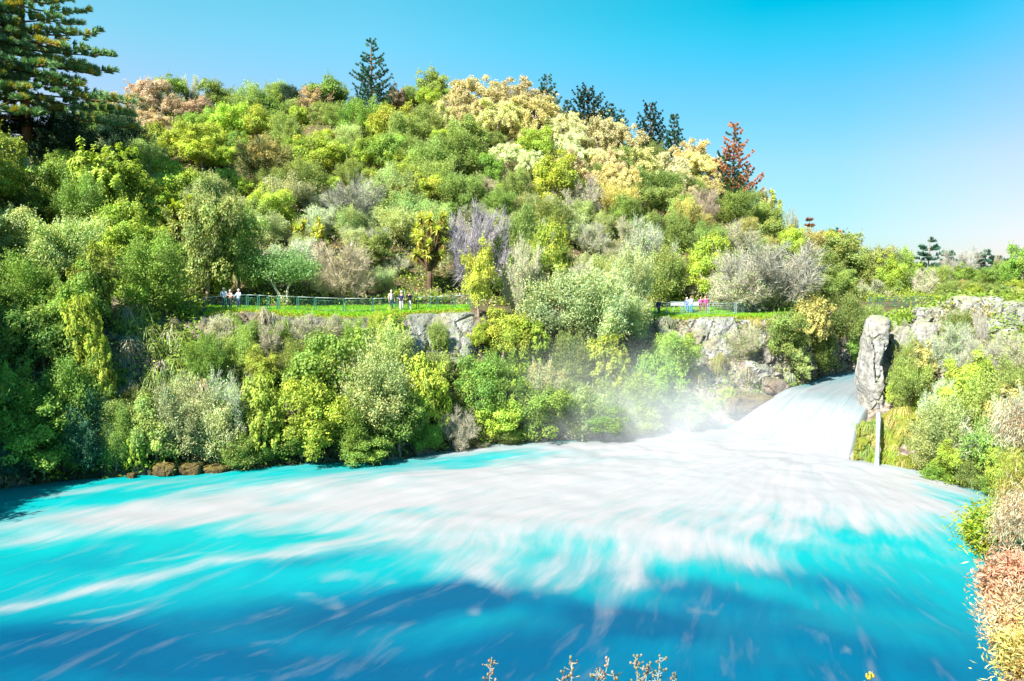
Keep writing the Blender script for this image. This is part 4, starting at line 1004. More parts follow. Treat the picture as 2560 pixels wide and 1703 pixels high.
# ------------------------------------------------------------------ forest fill on the hillside
ZONES = [  # px0, px1, py0, py1, [(kind, colour, weight)]
 (-60, 200, 60, 125, [('broad', 'pink', 2), ('fine', 'olive', 2), ('broad', 'green', 3), ('leafytwig', 'tan', 1)]),
 (200, 440, 60, 118, [('broad', 'olive', 3), ('broad', 'green', 3), ('fine', 'olive', 2), ('broad', 'lime', 3)]),
 (430, 560, 60, 135, [('plume', 'peach', 4), ('plume', 'cream', 2), ('fine', 'olive', 1)]),
 (555, 720, 90, 195, [('plume', 'cream', 3), ('plume', 'peach', 2), ('fine', 'olive', 4), ('broad', 'olive', 2)]),
 (160, 440, 118, 200, [('broad', 'lime', 4), ('broad', 'yellow', 3), ('fine', 'olive', 2), ('fine', 'pale', 1), ('broad', 'green', 2)]),
 (440, 620, 120, 205, [('broad', 'lime', 3), ('fine', 'olive', 3), ('broad', 'olive', 2), ('broad', 'yellow', 1), ('leafytwig', 'pink', 1), ('fine', 'grey', 1)]),
 (620, 960, 150, 240, [('fine', 'olive', 4), ('broad', 'olive', 2), ('fine', 'gold', 2), ('leafytwig', 'tan', 1)]),
 (-60, 190, 120, 330, [('fine', 'pale', 2), ('broad', 'lime', 2), ('broad', 'green', 2), ('rosette', 'lime', 1)]),
 (190, 460, 195, 320, [('leafytwig', 'silver', 4), ('fine', 'grey', 3), ('fine', 'pale', 2), ('twig', 'silver', 1), ('broad', 'olive', 2), ('broad', 'lime', 1)]),
 (460, 640, 200, 320, [('fine', 'pale', 2), ('fine', 'olive', 2), ('fine', 'grey', 2), ('leafytwig', 'tan', 2), ('broad', 'olive', 2), ('broad', 'lime', 1), ('leafytwig', 'silver', 1)]),
 (640, 1200, 200, 320, [('fine', 'olive', 4), ('broad', 'olive', 3), ('leafytwig', 'tan', 2), ('fine', 'gold', 2), ('broad', 'lime', 1), ('twig', 'pink', 1)]),
]
def zone_pick(px, py):
    for a, b, c, d, L in ZONES:
        if a <= px < b and c <= py < d:
            w = [x[2] for x in L]; k = random.choices(L, w)[0]; return k[0], k[1]
    return 'fine', 'olive'
taken = [(p['px'], p['py'], p['w']) for p in PLANTS]
taken += [(430, 245, 62), (415, 262, 44), (445, 265, 44), (284, 270, 60), (318, 232, 34), (300, 226, 30), (176, 215, 46), (373, 85, 50), (545, 92, 34), (566, 108, 20), (588, 105, 44), (612, 115, 24), (650, 122, 40), (671, 135, 30), (734, 155, 54)]
PAT = fbm  # colour patches: neighbours tend to share a kind
def fill(px0, px1, r_of, hpx, wpx, step, A=True, seedoff=0):
    x = px0 + rng.uniform(0, step)
    while x < px1:
        r = r_of(x); P = ground_pt(x, r, A)[0]; _, yb = PROJ(P); yb = float(yb)
        kind, colour = zone_pick(x, yb - hpx * .4)
        k0 = rng.choice([.62, .8, 1.0, 1.15, 1.45]) if r < 6.7 and x < 870 else rng.choice([.6, .8, .95]); h = hpx * k0 * rng.uniform(.9, 1.15); w = wpx * k0 * rng.uniform(.85, 1.15)
        cx, cy = x, yb - h * .6
        if not any(abs(cx - a) < .45 * (w + c) / 2 and abs(cy - b) < h * .42 for a, b, c in taken):
            plant(kind, tuple(P - [0, 0, .2]), w * P[1] / F, h * P[1] / F, colour)
        x += step * rng.uniform(.75, 1.25)
for q, r in enumerate(np.linspace(6.97, 5.12, 15)):
    s = np.interp(r, [5, 7], [1.0, .78])
    fill(110 if r < 6.4 else 84, 960, lambda x, r=r: r + rng.uniform(-.06, .06), 36 * s, 38 * s, 27 * s * 1.06)
for r in (7.04,): fill(84, 1040, lambda x: 7.03 + rng.uniform(-.03, .04), 24, 30, 24)
for r in (5.15, 5.5, 6.0, 6.5, 6.9): fill(955, 1060, lambda x, r=r: r + rng.uniform(-.05, .05), 22, 30, 22)
for r in (4.2, 4.9, 5.4, 5.8): fill(-40, 200, lambda x, r=r: r + rng.uniform(-.1, .1), 56, 54, 40)
for r in (1.2, 1.7, 2.2, 2.8, 3.4): fill(-60, 180, lambda x, r=r: r + rng.uniform(-.12, .12), 52, 52, 40)
for r in (1.35, 1.9, 2.5): fill(190, 680, lambda x, r=r: r + rng.uniform(-.12, .12), 42, 46, 40)
# the wooded banks go on past the frame on the other side as well
for x0 in range(1075, 1300, 30):
    for r in (1.5, 2.3, 3.2, 4.2, 5.2):
        P = ground_pt(x0 + rng.uniform(-12, 12), r + rng.uniform(-.2, .2), False)[0]
        plant(random.choice(['broad', 'fine', 'fine', 'leafytwig']), tuple(P - [0, 0, .2]), rng.uniform(3.5, 5.5), rng.uniform(3, 5), random.choice(['green', 'olive', 'lime', 'tan', 'pale']), None)
    for r in (5.2, 5.8, 6.4):
        P = ground_pt(x0 + rng.uniform(-12, 12), r)[0]
        plant(random.choice(['broad', 'fine']), tuple(P - [0, 0, .2]), rng.uniform(5, 7), rng.uniform(4, 6), random.choice(['green', 'olive', 'lime']), None)
# the bluff beyond the frame whose trees shade the near end of the bank
for px in range(-760, -60, 46):
    for r in (1.4, 2.6, 3.8, 5.0, 6.2):
        x = px + rng.uniform(-16, 16); P = ground_pt(x, r + rng.uniform(-.3, .3))[0]
        plant(random.choice(['broad', 'fine']), tuple(P - [0, 0, .2]), rng.uniform(7, 10), rng.uniform(7, 11), random.choice(['green', 'olive', 'pale']), None)

for px in range(-440, -150, 26):  # taller unseen trees added to deepen the shade on the left bank
    for r in (2.6, 3.8):
        P = ground_pt(px + rng.uniform(-9, 9), r)[0]
        plant('broad', tuple(P - [0, 0, .2]), rng.uniform(7, 9), rng.uniform(12.5, 15), random.choice(['green', 'olive']), None)
# ------------------------------------------------------------------ ground cover
def undergrowth():
    mb = MB()
    def scat(n, px0, px1, r0, r1, A, pal, size=.2, per=9):
        px = rng.uniform(px0, px1, n); r = rng.uniform(r0, r1, n)
        if A: ok = lawn_mask(px, r) < .2; px, r = px[ok], r[ok]
        P = ground_pt(px, r, A); n = len(P)
        w = fbm(P * .3, 2, 71); ci = np.clip(((w + .5) * len(pal)).astype(int), 0, len(pal) - 1); C = np.array([PAL[p][0] for p in pal])[ci]
        P = np.repeat(P, per, 0) + rng.normal(0, .4, (n * per, 3)) + [0, -.1, .35]; C = np.repeat(C, per, 0) * tints(n * per, .3)
        leaves(mb, P, rdir(len(P)) + [0, -.2, .5], size * rng.uniform(.6, 1.3, len(P)), size * .5, C)
    scat(26000, -80, 1300, 4.9, 7.1, True, ['olive', 'green', 'lime', 'olive', 'tan', 'grey'], .15)
    scat(3200, -80, 640, .98, 3.4, True, ['green', 'olive', 'dark', 'lime', 'grey'], .17)
    scat(1500, -80, 200, 3.2, 5.0, True, ['green', 'olive', 'lime'], .2)
    scat(1000, 560, 880, 1.5, 4.0, True, ['olive', 'tan', 'green'], .14)
    scat(4500, 918, 1300, 1.0, 5.0, False, ['olive', 'green', 'gold', 'tan'], .15)
    scat(1800, 870, 1300, 5.0, 6.0, False, ['olive', 'green'], .2)
    obj('undergrowth', mb.mesh('undergrowth'), M_under, kind='stuff')
M_under = M_leaf
undergrowth()
bpy.data.objects['undergrowth'].color = (1, 1, 1, 1)

def lawn():
    mb = MB(); n = 46000
    for a, b, m in ((205, 470, 46000), (648, 800, 36000)):
        px = rng.uniform(a, b, m); r = rng.uniform(3.93, 4.95, m); P = ground_pt(px, r)
        k = rng.random(m) < .25
        col = np.where(k[:, None], np.array([.40, .42, .08]), np.array([.22, .50, .02])) * tints(m, .2)
        col[r < 4.0] *= [1.5, .95, 1.5]
        blade = np.stack([P + rng.normal(0, .05, (m, 3)), P + rng.normal(0, .05, (m, 3)) + [.03, 0, 0], P + np.stack([rng.normal(0, .06, m), rng.normal(-.05, .06, m), rng.uniform(.08, .2, m)], 1)], 1)
        mb.add(blade.reshape(-1, 3), None, np.arange(m * 3).reshape(-1, 3), np.repeat(col, 3, 0))
    obj('grass', mb.mesh('grass'), M_leaf, kind='stuff').color = (1, 1, 1, 1)
lawn()

# ------------------------------------------------------------------ railings
M_green = plain('green_paint', (.02, .12, .09), .4, .5, .1)
M_greyblue = plain('galvanised_paint', (.18, .27, .30), .4, .5, .1)
M_silver = plain('weathered_rail', (.24, .32, .31), .4, .5, .1)
def gz(px, r): return ground_pt(px, r)[0]

def railing(name, label, pts, mat, railmat, h=1.2, bal=True, double=True, group='railings along the walkway', mid=True, posts=None):
    """pts: ground points of the posts"""
    pts = [np.array(p, float) for p in pts]
    o = root(name, tuple(pts[0]), label, 'railing', group); b0 = pts[0]
    for p in pts:
        mb = MB(); q = p - b0
        for s in ((-.075, .075) if double else (0,)):
            mb.box(q + [s, 0, h / 2 - .25], (.06, .06, h + .5))
        mb.box(q + [0, 0, h - .02], (.2 if double else .08, .07, .04))
        obj('post', mb.mesh('post'), mat, o)
    tr = MB(); pan = MB(); mr = MB()
    for a, b in zip(pts[:-1], pts[1:]):
        a = a - b0; b = b - b0; d = b - a; L = np.linalg.norm(d); u = d / L
        tr.tube([a + [0, 0, h + .03], b + [0, 0, h + .03]], .03, 8)
        mr.tube([a + u * .1 + [0, 0, h - .2], b - u * .1 + [0, 0, h - .2]], .02, 6); mr.tube([a + u * .1 + [0, 0, .12], b - u * .1 + [0, 0, .12]], .02, 6)
        if bal:
            n = int(L / .13)
            for k in range(1, n):
                p = a + d * k / n; pan.tube([p + [0, 0, .12], p + [0, 0, h - .2]], .009, 4, cap=False)
    obj('top_rail', tr.mesh('top_rail', True), railmat, o); obj('lower_rails', mr.mesh('lower_rails', True), mat, o)
    if bal: obj('baluster_panel', pan.mesh('baluster_panel', True), mat, o)
    return o
def level(px_r):
    P = np.array([gz(px, r) for px, r in px_r]); q = P[:, 0]; P[:, 2] = np.polyval(np.polyfit(q, P[:, 2], 2), q); return list(P)
railing('railing', 'green railing with close bars round the viewing platform where three people lean', level([(188, 4.12), (206, 4.12), (227, 4.12), (248, 4.12), (259, 4.12), (268, 4.14), (278, 4.16)]), M_green, M_silver)
railing('railing', 'thin long green railing across the lawn behind the fuller one', level([(278, 4.30), (298, 4.28), (316, 4.24), (344.6, 4.2), (372, 4.2), (396, 4.2), (417, 4.18), (430, 4.18), (438, 4.18), (455, 4.18), (470, 4.18)]), M_green, M_silver, bal=True)
railing('railing', 'pale grey railing on the grassy ledge above the falls', level([(655, 4.3), (667, 4.28), (681, 4.24), (708, 4.2), (735.7, 4.16), (743, 4.3), (757, 4.42), (771, 4.55)]), M_greyblue, M_silver)
railing('railing', 'small green fence far off behind the bank rocks', level([(870, 4.5), (880, 4.45), (895, 4.5), (906, 4.5), (912, 4.5), (932, 4.5)]), M_green, M_green, bal=True)

def sign_table():
    P = gz(684, 4.42); L = 3.0
    o = root('information_panel', tuple(P), 'long low white panel standing behind the pale railing', 'sign')
    mb = MB(); mb.box((0, 0, .90), (L, .06, .34)); p = mb.mesh('board'); obj('board', p, plain('white_board', (.5, .5, .48), .5, .4, .03), o)
    mf = MB(); mf.box((0, .02, 1.13), (L + .08, .12, .05)); mf.box((0, .02, .71), (L + .08, .12, .05)); obj('frame', mf.mesh('frame'), M_silver, o)
    for s in (-1, 1):
        ml = MB(); ml.box((s * L * .4, .08, .3), (.08, .08, .7)); obj('leg', ml.mesh('leg'), M_greyblue, o)
sign_table()

# ------------------------------------------------------------------ people
def skinned(name, verts, edges, rad, mat, parent, sub=1, rootv=0):
    me = bpy.data.meshes.new(name); me.from_pydata([tuple(v) for v in verts], edges, [])
    o = bpy.data.objects.new(name, me); COL.objects.link(o); me.materials.append(mat)
    sk = o.modifiers.new('skin', 'SKIN'); sk.use_smooth_shade = True
    for i, r in enumerate(rad):
        s = me.skin_vertices[0].data[i]; s.radius = (r, r) if not isinstance(r, tuple) else r; s.use_root = (i == rootv)
    sb = o.modifiers.new('sub', 'SUBSURF'); sb.levels = sub; sb.render_levels = sub
    o.parent = parent; return o
CLOTH = {}
def cloth(c):
    if c not in CLOTH: CLOTH[c] = plain('cloth_%02d' % len(CLOTH), c, .85, .15, .1, 20)
    return CLOTH[c]
SKIN = plain('skin_tone', (.55, .33, .24), .6, .3, .05)
def person(base, label, top, legs, hair, face=0.0, height=1.7, arms='rail', hat=None, step=0.0):
    s = height / 1.7
    o = root('person', tuple(base), label, 'person', 'people at the lookouts', face, (s, s, s))
    # figure faces -Y at face = 0
    hip, kn, an = .09, .10, .11
    if arms == 'rail': EL = [(-.27, -.12, 1.13), (.27, -.12, 1.13)]; HA = [(-.2, -.36, 1.08), (.2, -.36, 1.08)]
    elif arms == 'camera': EL = [(-.3, -.10, 1.22), (.3, -.10, 1.22)]; HA = [(-.07, -.27, 1.5), (.07, -.27, 1.5)]
    else: EL = [(-.26, .02, 1.12), (.26, .02, 1.12)]; HA = [(-.27, -.06, .87), (.27, -.06, .87)]
    V = [(0, 0, .93), (0, 0, 1.08), (0, 0, 1.25), (0, 0, 1.38), (0, -.005, 1.46), (0, -.02, 1.53), (0, -.03, 1.61), (0, -.025, 1.67)]
    R = [.12, .11, .13, .10, .055, .075, .088, .06]
    E = [(i, i + 1) for i in range(7)]
    def chain(a, pts, rr):
        k = a
        for p, r in zip(pts, rr): V.append(p); R.append(r); E.append((k, len(V) - 1)); k = len(V) - 1
        return k
    ends = []
    for q, sx in enumerate((-1, 1)):
        chain(0, [(sx * .09, 0, .86), (sx * .10, -.02 + sx * step * .5, .48), (sx * .10, .03 + sx * step, .09), (sx * .11, -.10 + sx * step, .03)], [.095, .065, .045, .035])
        w = chain(3, [(sx * .17, 0, 1.385), EL[q], HA[q]], [.055, .042, .03])
        ends.append((w, sx, q))
    for w, sx, q in ends:
        h = np.array(HA[q]); d = unit(h - np.array(EL[q])); palm = h + d * .07; V.append(tuple(palm)); R.append(.028); E.append((w, len(V) - 1)); pi_ = len(V) - 1
        side = unit(np.cross(d, [0, 0, 1.0]))
        for f, (off, ln) in enumerate(((-.03, .055), (-.01, .07), (.01, .075), (.03, .065))):
            p1 = palm + side * off + d * .02 + [0, 0, 0]; p2 = p1 + d * ln * .6 + [0, 0, -.01]; p3 = p2 + d * ln * .4 + [0, 0, -.025]
            a = chain(pi_, [tuple(p1), tuple(p2), tuple(p3)], [.009, .009, .008])
        th = palm - d * .04 + side * (-.035 * sx); chain(pi_, [tuple(th + d * .02), tuple(th + d * .05 + side * (-.012 * sx))], [.010, .009])
    skinned('body', V, E, R, SKIN, o)
    # clothes follow the body
    V = [(0, 0, .84), (0, 0, 1.0), (0, 0, 1.2), (0, 0, 1.36), (0, 0, 1.43)]; R = [(.20, .16), (.175, .135), (.175, .13), (.15, .11), .07]; E = [(0, 1), (1, 2), (2, 3), (3, 4)]
    for q, sx in enumerate((-1, 1)):
        k = 3
        for p, r in (((sx * .18, 0, 1.38), .075), (EL[q], .06), (tuple(np.array(EL[q]) * .2 + np.array(HA[q]) * .8), .045)):
            V.append(p); R.append(r); E.append((k, len(V) - 1)); k = len(V) - 1
    skinned('shirt', V, E, R, cloth(top), o, 1, 2)
    V = [(0, 0, 1.04), (0, 0, .88)]; R = [(.15, .12), (.165, .13)]; E = [(0, 1)]
    for sx in (-1, 1):
        k = 1
        for p, r in (((sx * .095, 0, .80), .095), ((sx * .10, -.02 + sx * step * .5, .48), .075), ((sx * .10, .03 + sx * step, .12), .062)):
            V.append(p); R.append(r); E.append((k, len(V) - 1)); k = len(V) - 1
    skinned('trousers', V, E, R, cloth(legs), o, 1, 1)
    for sx in (-1, 1):
        skinned('shoe', [(sx * .10, .05 + sx * step, .05), (sx * .11, -.05 + sx * step, .045), (sx * .12, -.13 + sx * step, .035)], [(0, 1), (1, 2)], [.05, .048, .038], cloth((.05, .045, .04)), o)
    mb = MB(); Vh, Th = ICO3; P = Vh * [.098, .108, .098]; P = P[:, :]; keep = ~((Vh[:, 1] < -.35) & (Vh[:, 2] < .45)); P = np.where(keep[:, None], P, P * .82)
    mb.add(P + [0, -.01, 1.645], None, Th, (1, 1, 1)); obj('hair', mb.mesh('hair', True), cloth(hair), o)
    mb = MB()
    mb.add(Vh * [.014, .02, .022] + [0, -.125, 1.60], None, Th)
    for sx in (-1, 1): mb.add(Vh * [.012, .02, .028] + [sx * .092, -.02, 1.60], None, Th)
    obj('nose_and_ears', mb.mesh('face_features', True), SKIN, o)
    mb = MB()
    for sx in (-1, 1): mb.add(Vh * [.012, .008, .008] + [sx * .035, -.112, 1.625], None, Th, (.1, .08, .07))
    mb.add(Vh * [.025, .008, .006] + [0, -.105, 1.555], None, Th, (.4, .12, .1)); obj('eyes_and_mouth', mb.mesh('eyes_and_mouth', True), M_face, o)
    if hat:
        mb = MB(); mb.add(Vh * [.112, .12, .085] + [0, -.01, 1.69], None, Th); mb.add(Vh * [.09, .10, .012] + [0, -.14, 1.68], None, Th); obj('cap', mb.mesh('cap', True), cloth(hat), o)
    if arms == 'camera':
        mb = MB(); mb.box((0, -.31, 1.52), (.14, .07, .09)); mb.tube([(0, -.34, 1.52), (0, -.41, 1.52)], .035, 10); obj('camera', mb.mesh('hand_camera'), cloth((.02, .02, .02)), o)
M_face, nt = nmat('face_details'); at_ = nd(nt, 'ShaderNodeAttribute', attribute_name='tint'); pr = nd(nt, 'ShaderNodeBsdfPrincipled'); nt.links.new(at_.outputs['Color'], pr.inputs['Base Color']); oo = nd(nt, 'ShaderNodeOutputMaterial'); nt.links.new(pr.outputs[0], oo.inputs[0])
def pg(px, r): return gz(px, r) + np.array([0, 0, .0])
person(pg(225, 4.17), 'bald person in a pale blue shirt leaning on the green railing', (.62, .68, .78), (.08, .1, .15), (.7, .6, .52), .25, 1.8)
person(pg(231.3, 4.17), 'white haired person in a salmon pink top between two others at the railing', (.75, .33, .28), (.12, .12, .16), (.8, .78, .72), -.2, 1.62)
person(pg(239.5, 4.17), 'grey haired person in a slate blue shirt leaning forward on the green railing', (.34, .42, .60), (.05, .07, .14), (.72, .62, .55), -.35, 1.72)
person(pg(390, 4.32), 'broad person in a pale beige jacket and dark blue jeans on the lawn', (.62, .50, .44), (.05, .12, .17), (.6, .5, .42), .6, 1.85, 'down')
person(pg(401, 4.16), 'person with a white cap, dark jacket and pale trousers by the thin railing', (.03, .035, .08), (.55, .55, .6), (.1, .08, .07), .1, 1.8, 'rail', hat=(.75, .75, .78), step=.08)
person(pg(409.5, 4.16), 'person in black taking a photo beside a railing post', (.02, .02, .03), (.5, .52, .52), (.06, .04, .03), -.4, 1.78, 'camera')
person(pg(658.5, 4.17), 'person in dark blue clothes standing in shade at the end of the pale railing', (.025, .04, .09), (.02, .04, .08), (.1, .07, .05), .5, 1.75, 'down')
person(pg(686.4, 4.32), 'white haired person in a navy top beside the man in light blue', (.08, .13, .30), (.10, .22, .42), (.85, .78, .62), 2.6, 1.66, 'down')
person(pg(690.6, 4.29), 'tall person in a light blue shirt and bright blue jeans seen from behind', (.42, .52, .68), (.08, .30, .62), (.2, .13, .09), 3.3, 1.84, 'rail')
person(pg(701, 4.42), 'person in a magenta top behind the pale railing', (.62, .10, .30), (.35, .12, .16), (.3, .2, .15), .3, 1.62, 'down')
person(pg(705.5, 4.45), 'person in a magenta jacket standing close to the other magenta top', (.55, .07, .24), (.3, .10, .14), (.45, .3, .2), -.5, 1.68, 'down')

# ------------------------------------------------------------------ near plants
def near_stalk(px, ytop, d, lean, label, kind='bud'):
    zt = PT(px, ytop + 4, d); base = np.array([zt[0] - lean, d, 12.38 + .0]); o = root('dry_flower_stalk', tuple(base), label, 'wild flower', 'weed stalks at the lower edge')
    top = zt - base; L = top[2]
    st = MB(); P = limb_path((0, 0, -.05), top, 7, .05); st.tube(P, np.linspace(.0028, .0012, 7), 5, (.8, .75, .6))
    bd = MB(); Vh, Th = ICO3; n = {'bud': 34, 'bare': 10, 'flower': 18}[kind]
    for k in range(n):
        f = rng.uniform(.55, 1.02) if kind == 'bud' else rng.uniform(.5, 1.0); p = np.array([np.interp(f, np.linspace(0, 1, 7), P[:, c]) for c in range(3)])
        off = rdir(1)[0] * rng.uniform(.004, .035 if kind != 'bare' else .01) * [1, 1, .6]; q = p + off + [0, 0, .01]
        st.tube([p, q], .0012, 4, (.8, .75, .6)); r = rng.uniform(.0022, .0058)
        c = {'bud': random.choice([(.42, .34, .16), (.42, .28, .2), (.36, .36, .2), (.5, .44, .36)]), 'bare': (.55, .42, .35), 'flower': (.75, .62, .08)}[kind]
        if kind == 'flower' : q = top + rdir(1)[0] * .012
        bd.add(Vh * [r, r, r * rng.uniform(.9, 1.6)] + q, None, Th, c)
    st.add(np.vstack(bd.V), None, np.vstack(bd.T), np.vstack(bd.C)); obj('flower_stem', st.mesh('flower_stem', True), M_leaf, o).color = (.62, .62, .62, 1)
for i, a in enumerate([(491, 660, 3.3, .02, 'faint orange budded stalk standing apart from the other stalks'), (572, 658, 3.2, .015, 'red tipped budded stalk with a bushy base'), (563, 671, 3.2, -.01, 'short budded stalk beside the red tipped one'),
                       (599, 668, 3.2, -.03, 'crooked budded stalk crossing the leaning bare stem'), (615, 672, 3.25, 0, 'stubby budded stalk between the tall ones'), (637, 656, 3.3, 0, 'upright pinkish stalk with small buds'),
                       (648, 663, 3.3, .02, 'tangled stalk with round yellow seed heads'), (660, 654, 3.3, .025, 'pale stalk topped by a large white seed head'), (675, 672, 3.3, -.02, 'short thin stalk next to the white seed head')]):
    near_stalk(*a)
near_stalk(609, 654, 3.2, .09, 'bare white stem leaning strongly over the water', 'bare')
near_stalk(870, 672, 3.2, .02, 'yellow flower sprig alone at the lower picture edge', 'flower')

def near_bush(name, cx, cy, d, rx, ry, n, colour, label, drooping=False, leaf=.03, rxd=None, base_py=None, sprays=34):
    c = PT(cx, cy, d); s = d / F; base = c - np.array([0, 0, ry * s * 1.0]); o = root(name, tuple(base), label, 'shrub', 'bushes close to the camera')
    mb = MB(); tr = MB(); R = np.array([rx * s, rx * s * .8, ry * s]); ctr = c - base
    root_p = np.array([rx * s * .9, .3, -ry * s * .3])
    for q in range(4): tr.tube(limb_path(root_p + [rng.uniform(.2, .7), 0, -1.6 - ry * s], root_p + rdir(1)[0] * .05, 6, .1), np.linspace(.035, .02, 6), 6, (.8, .75, .7))
    for k in range(sprays):
        D = rdir(1)[0]; tip = ctr + D * R * rng.uniform(.45, 1.25); P = limb_path(root_p, tip, 6, .1); tr.tube(P, np.linspace(.02, .004, 6), 5, (.8, .75, .7))
        m = n // sprays; t = rng.uniform(.4, 1, m); q = np.stack([np.interp(t, np.linspace(0, 1, 6), P[:, c2]) for c2 in range(3)], 1) + rng.normal(0, 1, (m, 3)) * .12
        dirr = unit(tip - root_p)
        up = np.repeat(((dirr + [0, 0, -1.1]) if drooping else dirr + [0, 0, -.3] + rdir(1)[0] * .5)[None], m, 0) + rdir(m) * (.25 if drooping else .45)
        hue = rng.normal(0, .13); vv = rng.normal(1, .2)
        leaves(mb, q, rdir(m) + [0, -.2, .3], leaf * (2.4 if drooping else 1.8) * rng.uniform(.5, 1.4, m), leaf * (.22 if drooping else .42), tints(m, .3, .1) * vv * np.array([1 + hue * .6, 1 - hue, 1 - hue * .8]), up=up)
    obj('crown', mb.mesh('crown_near'), M_leaf, o).color = (*colour, 1); obj('stems', tr.mesh('stems_near', True), M_bark, o).color = (.4, .3, .22, 1)
near_bush('shrub', 992, 528, 13, 26, 20, 12000, (.34, .46, .05), 'leafy green and yellow branch reaching out over the pool', leaf=.03)
near_bush('shrub', 1018, 518, 12, 20, 26, 16000, (.55, .42, .30), 'drooping tan feathery branch beside the leafy green one', True, leaf=.018)
near_bush('shrub', 1020, 478, 12.5, 20, 34, 16000, (.34, .34, .07), 'tall olive feathery bush at the picture edge near the pool', True, leaf=.018)
near_bush('shrub', 1018, 415, 14, 16, 24, 8000, (.52, .46, .34), 'pale bleached feathery branch high at the picture edge', True, leaf=.022)
near_bush('shrub', 1010, 582, 11, 20, 21, 15000, (.60, .38, .27), 'salmon red leaved bush above the tan thicket', leaf=.026)
near_bush('shrub', 1022, 620, 10.5, 32, 28, 20000, (.55, .43, .27), 'tan thicket of dry stems near the corner of the picture', leaf=.022)
near_bush('shrub', 1034, 662, 10, 28, 26, 18000, (.58, .52, .18), 'yellowish low bush below the tan thicket', leaf=.022)
near_bush('shrub', 1024, 560, 12, 14, 40, 2500, (.04, .08, .03), 'dark shaded leaves behind the salmon bush', leaf=.06)  # near-black leaf colour stands for the shade behind the bush

# ------------------------------------------------------------------ mist at the foot of the fall
def mist(name, px, py, d, rx, ry, rz, dens, seed=0):
    V, T = ICO3; c = PT(px, py, d)
    o = obj(name, mesh(name, V * np.array([rx, ry, rz]), T, smooth=True), None, kind='stuff'); o.location = c
    m, nt = nmat('mist_' + str(seed)); L = nt.links
    tc = nd(nt, 'ShaderNodeTexCoord'); mp = nd(nt, 'ShaderNodeMapping'); mp.inputs['Scale'].default_value = (1 / rx, 1 / ry, 1 / rz); L.new(tc.outputs['Object'], mp.inputs['Vector'])
    ln = nd(nt, 'ShaderNodeVectorMath', operation='LENGTH'); L.new(mp.outputs[0], ln.inputs[0])
    f = math_(nt, 'SUBTRACT', 1.0, ln.outputs['Value'], True); f = math_(nt, 'POWER', f, 1.3)
    nz = nd(nt, 'ShaderNodeTexNoise'); nz.inputs['Scale'].default_value = .22; nz.inputs['Detail'].default_value = 3; L.new(tc.outputs['Object'], nz.inputs['Vector'])
    f = math_(nt, 'MULTIPLY', f, ramp(nt, nz.outputs[0], [(.3, .2), (.7, 1)])); f = math_(nt, 'MULTIPLY', f, dens)
    v = nd(nt, 'ShaderNodeVolumePrincipled'); v.inputs['Color'].default_value = (.92, .95, 1, 1); v.inputs['Anisotropy'].default_value = 0; L.new(f, v.inputs['Density'])
    o_ = nd(nt, 'ShaderNodeOutputMaterial'); L.new(v.outputs[0], o_.inputs['Volume']); o.data.materials.append(m)
mist('mist', 672, 428, 76, 15, 6, 4.6, .20, 1)
mist('mist', 620, 410, 77, 18, 6, 7.5, .13, 2)

# ------------------------------------------------------------------ labels
def sizew(p):
    a = p['w'] * p['h']
    return 'tiny' if p['w'] < 16 else 'small' if p['w'] < 27 else 'large' if p['w'] > 52 else ''
used = {}
def rel(p, L):
    dx = p['px'] - L[1]; dy = p['py'] - L[2]
    n = math.hypot(dx, dy)
    if abs(dy) > abs(dx) * 1.1: w = 'above' if dy < 0 else 'below'
    elif abs(dx) > abs(dy) * 2.2: w = 'beside'
    else: w = 'up beside' if dy < 0 else 'down beside'
    return ('just ' if n < 32 else 'well ' if n > 75 and w in ('above', 'below') else '') + w
def near_lms(p): return sorted(LM, key=lambda L: (L[1] - p['px']) ** 2 + (1.3 * (L[2] - p['py'])) ** 2)
SKIP = set([62,64,80,87,90,99,115,116,119,122,129,131,136,138,140,141,143,144,150,151,152,183,185,297,301,304,305,308,309,323,324,334,337,338,343,345,346,350,366,367,368,369,370,386,387,388,399,404,407,412,422,423,426,427,430,432,433,439,442,466,478,480,489,500,504,507,517,524,538,540,562,563,565,566,567,568,569,572,574,575,576,577,582,585,588,591,593,599,616])        # plants that stand wholly behind others
for i in sorted(SKIP, reverse=True):
    for c_ in list(PLANTS[i]['o'].children): bpy.data.objects.remove(c_)
    bpy.data.objects.remove(PLANTS[i]['o']); del PLANTS[i]
for p in PLANTS:
    if p['label']: used[p['label']] = 1
def kwp(k): return KW[k] + 's'
for p in PLANTS:
    ls = near_lms(p); cw = PAL[p['colour']][1]
    if p['px'] < -20 or p['px'] > 1050: p['c'] = [((sizew(p) + ' ' + cw).strip(), p['kind'], "on the high shading bluff beyond the huge pine" if p["px"] < 0 else "on the wooded bank past the pale cliff blocks")]; continue
    b = (sizew(p) + ' ' + cw).strip()
    p['c'] = [(b, p['kind'], t) for t in (f"{rel(p, ls[0])} {ls[0][0]}", f"between {ls[0][0]} and {ls[1][0]}", f"{rel(p, ls[1])} {ls[1][0]}", f"between {ls[0][0]} and {ls[2][0]}", f"{rel(p, ls[2])} {ls[2][0]}", f"between {ls[1][0]} and {ls[2][0]}")]
full = lambda c: f"{c[0]} {KW[c[1]]} {c[2]}"
for p in PLANTS:
    if p['label'] is None and len(p['c']) == 1: p['label'] = full(p['c'][0])
for lev in range(6):
    cnt = {}
    for p in PLANTS:
        if len(p['c']) > lev: cnt[p['c'][lev]] = cnt.get(p['c'][lev], 0) + 1
    for p in PLANTS:
        if p['label'] is None and cnt[p['c'][lev]] == 1 and len(full(p['c'][lev]).split()) <= 16 and full(p['c'][lev]) not in used: p['label'] = full(p['c'][lev]); used[p['label']] = 1
